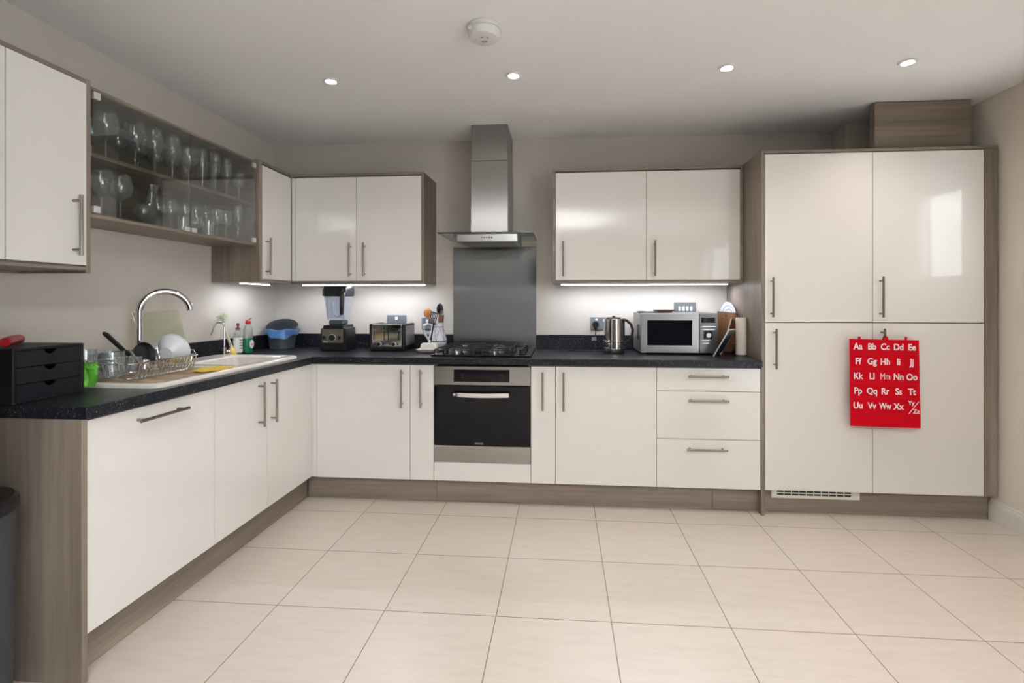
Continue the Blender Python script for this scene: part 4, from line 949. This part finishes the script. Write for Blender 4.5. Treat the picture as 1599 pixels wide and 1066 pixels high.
# trays, board, plate, roll
def lean(x0, x1, z1, y0, y1, th):
    """thin sheet leaning to +x from (x0,WZ) to (x1,z1)"""
    d = Vector((x1-x0, 0, z1-WZ)); L = d.length; ang = math.atan2(x1-x0, z1-WZ)
    return Matrix.Translation((x0, (y0+y1)/2, WZ+.0008)) @ Matrix.Rotation(ang, 4, 'Y'), L
Mx, L = lean(0, .093, 1.078, -.065, .065, .01); Mx = Matrix.Translation((1.7635, .2135, 0)) @ Matrix.Rotation(math.radians(-35), 4, 'Z') @ Mx
r = thing('serving_tray', 'dark blue tray with a pale rim leaning next to the microwave', 'tray', (1.79, .385, WZ))
finish(MB().box(0, .004, -.060, .060, .001, L, .001, mat=Mx), 'tray_base', 'navy', r)
finish(MB().box(-.004, .004, -.064, -.0595, .001, L+.003, .001, mat=Mx).box(-.004, .004, .0595, .064, .001, L+.003, .001, mat=Mx).box(-.004, .004, -.0595, .0595, L, L+.004, .001, mat=Mx), 'rim', 'clip', r)
Mx, L = lean(0, .062, 1.145, 0, .17, .01); Mx = Matrix.Translation((1.800, .250, 0)) @ Matrix.Rotation(math.radians(-20), 4, 'Z') @ Mx
r = thing('baking_tray', 'silver baking tray leaning between the blue tray and the wooden board', 'tray', (1.81, .41, WZ))
finish(MB().box(0, .003, -.085, .085, .001, L, .001, mat=Mx).box(-.003, .004, -.088, -.0845, .001, L, .001, mat=Mx), 'tray_base', plain('pale_baking_tray', (.55, .53, .48), .4, .3), r)
Bm = Matrix.Translation((1.902, .435, WZ+.001)) @ Matrix.Rotation(math.radians(-68), 4, 'Z')
P = [(-.070, 0), (.040, 0), (.056, .012), (.066, .04), (.074, .12), (.082, .20), (.084, .268), (-.090, .274), (-.090, .20), (-.084, .05)]
m = MB(); m.prism([(x, z) for x, z in P], -.009, .009, Bm @ MXZ, .003)
r = thing('chopping_board', 'brown wooden chopping board standing upright in the corner beside the paper roll', 'chopping board', (1.885, .43, WZ))
finish(m, 'board', 'board', r)
finish(MB().cyl((0, -.0095, .245), (0, .0095, .245), .006, seg=16, mat=Bm), 'hanging_hole', 'black', r)
pl = finish(MB().lathe([(0, 0), (.075, 0), (.080, .004), (.125, .014), (.127, .017), (.120, .016), (.078, .007), (0, .003)], seg=56), 'plate', 'plate', loc=(0, 0, 0))
pl.matrix_basis = Matrix.Translation((1.925, .478, 1.1225)) @ Matrix.Rotation(math.radians(-72), 4, 'Z') @ Matrix.Rotation(math.radians(86), 4, 'X')
pl.matrix_basis = Matrix.Translation((1.934, .478, 1.125)) @ Matrix.Rotation(math.radians(8), 4, 'Z') @ Matrix.Rotation(-PI/2, 4, 'Y')
tag(pl, 'blue and white patterned plate standing upright behind the wooden board', 'plate')
r = thing('paper_roll_holder', 'chrome wire roll holder with two prongs beside the tall side panel', 'holder', (1.918, .225, WZ))
m = MB(); m.lathe([(0, .0005), (.026, .0005), (.026, .005), (0, .006)], seg=28).cyl((-.006, 0, .005), (-.006, 0, .285), .0022, seg=8).cyl((.006, 0, .005), (.006, 0, .272), .0022, seg=8)
m.tube([(-.026, -.002, .078), (-.040, -.010, .078), (-.062, -.010, .080)], .002, 8).ball((.030, -.02, .075), .005, seg=12).tube([(.024, 0, .004), (.030, -.02, .02), (.030, -.02, .075)], .0016, 6)
finish(m, 'wire_frame', 'chrome', r, False)
r = finish(MB().lathe([(.008, 0), (.031, 0), (.0325, .003), (.0325, .230), (.031, .233), (.008, .233), (.008, 0)], seg=32), 'paper_roll', 'paper', world=False, loc=(1.918, .225, WZ+.0075))
tag(r, 'narrow cream paper roll standing on the chrome holder', 'paper roll')

# ------------------------------------------------------------------ glassware in the glass cabinet
def gprof(kind):
    if kind == 'balloon': o = [(0, 0), (.036, 0), (.037, .002), (.006, .006), (.0045, .02), (.0045, .085), (.012, .095), (.036, .115), (.048, .145), (.046, .175), (.036, .212)]
    if kind == 'wine': o = [(0, 0), (.034, 0), (.035, .002), (.006, .006), (.0042, .02), (.0042, .095), (.010, .103), (.030, .120), (.038, .150), (.036, .185), (.030, .225)]
    if kind == 'flute': o = [(0, 0), (.030, 0), (.031, .002), (.006, .006), (.0042, .02), (.0042, .080), (.008, .090), (.022, .120), (.027, .160), (.026, .195), (.023, .228)]
    if kind == 'goblet': o = [(0, 0), (.030, 0), (.031, .002), (.006, .006), (.005, .02), (.005, .07), (.010, .078), (.030, .095), (.034, .125), (.031, .170)]
    if kind == 'tumbler': o = [(0, 0), (.028, 0), (.030, .003), (.034, .095)]
    if kind == 'brandy': o = [(0, 0), (.030, 0), (.031, .002), (.006, .005), (.005, .018), (.012, .026), (.040, .045), (.045, .065), (.034, .095)]
    if kind == 'decanter': o = [(0, 0), (.055, 0), (.062, .010), (.055, .035), (.028, .085), (.018, .130), (.022, .175), (.036, .215)]
    th = .0012; base = [p for p in o if p[0] > .0095 and p[1] > .008] if kind not in ('tumbler', 'decanter') else o[2:]
    inner = [(max(0, r_-th), z_+.001) for r_, z_ in base][::-1]
    if kind in ('tumbler', 'decanter'): inner += [(0, .008)]
    else: inner += [(0, base[0][1]+.002)]
    return o+inner
def ord_(k): return ['first', 'second', 'third', 'fourth', 'fifth', 'sixth', 'seventh', 'eighth', 'ninth'][k]
NM = dict(balloon='balloon_glass', wine='wine_glass', flute='tall_wine_glass', goblet='goblet', tumbler='tumbler', brandy='brandy_glass', decanter='decanter')
DS = dict(balloon='big-bowled balloon wine glass', wine='clear wine glass', flute='tall slim wine glass', goblet='clear goblet', tumbler='clear tumbler', brandy='low clear brandy glass', decanter='clear flared decanter')
proto = {}
def place(kind, x, y, z, label, group, s=1):
    if kind not in proto:
        o = finish(MB().lathe(gprof(kind), seg=28), NM[kind], 'glass', world=False, loc=(x, y, z), angle=60); proto[kind] = o
    else:
        o = proto[kind].copy(); COL.objects.link(o); o.location = (x, y, z)
    o.scale = (s, s, s); tag(o, label, 'decanter' if kind == 'decanter' else 'glass', group); return o
zs, zb = 1.8655, GZ0+.0185
front = [('balloon', -1.17, -1.000), ('balloon', -1.17, -.855), ('wine', -1.175, -.745), ('wine', -1.17, -.640), ('balloon', -1.17, -.535), ('flute', -1.175, -.430), ('flute', -1.17, -.335), ('flute', -1.175, -.235), ('goblet', -1.17, -.135)]
for k, (kd, x, y) in enumerate(front):
    place(kd, x, y, zs, f'{DS[kd]}, {ord_(k)} from the left in the front row of the upper shelf', 'glasses on the upper shelf of the glass cabinet')
back = [('balloon', -1.31, -.93), ('wine', -1.31, -.80), ('balloon', -1.31, -.69), ('wine', -1.31, -.585), ('wine', -1.31, -.48), ('flute', -1.31, -.385), ('flute', -1.30, -.27), ('flute', -1.30, -.185)]
for k, (kd, x, y) in enumerate(back):
    place(kd, x, y, zs, f'{DS[kd]}, {ord_(k)} from the left in the back row of the upper shelf', 'glasses on the upper shelf of the glass cabinet')
low = [('balloon', -1.175, -1.015, .97), ('balloon', -1.175, -.925, .97), ('brandy', -1.17, -.805, 1), ('decanter', -1.24, -.690, 1), ('tumbler', -1.16, -.585, .8), ('brandy', -1.17, -.495, .95), ('tumbler', -1.16, -.405, .9), ('goblet', -1.17, -.325, .95), ('goblet', -1.175, -.245, 1)]
for k, (kd, x, y, s) in enumerate(low):
    place(kd, x, y, zb, f'{DS[kd]}, {ord_(k)} from the left in the front row of the bottom shelf', 'glasses at the bottom of the glass cabinet', s)
lowb = [('wine', -1.32, -.56, .85), ('wine', -1.32, -.475, .85), ('goblet', -1.30, -.40, 1.1), ('goblet', -1.30, -.32, 1.1), ('wine', -1.30, -.24, .9)]
for k, (kd, x, y, s) in enumerate(lowb):
    place(kd, x, y, zb, f'{DS[kd]}, {ord_(k)} from the left in the back row of the bottom shelf', 'glasses at the bottom of the glass cabinet', s)
place('flute', -1.165, -.150, zb, 'tall slim glass alone at the right end of the bottom shelf', 'glasses at the bottom of the glass cabinet', .97)
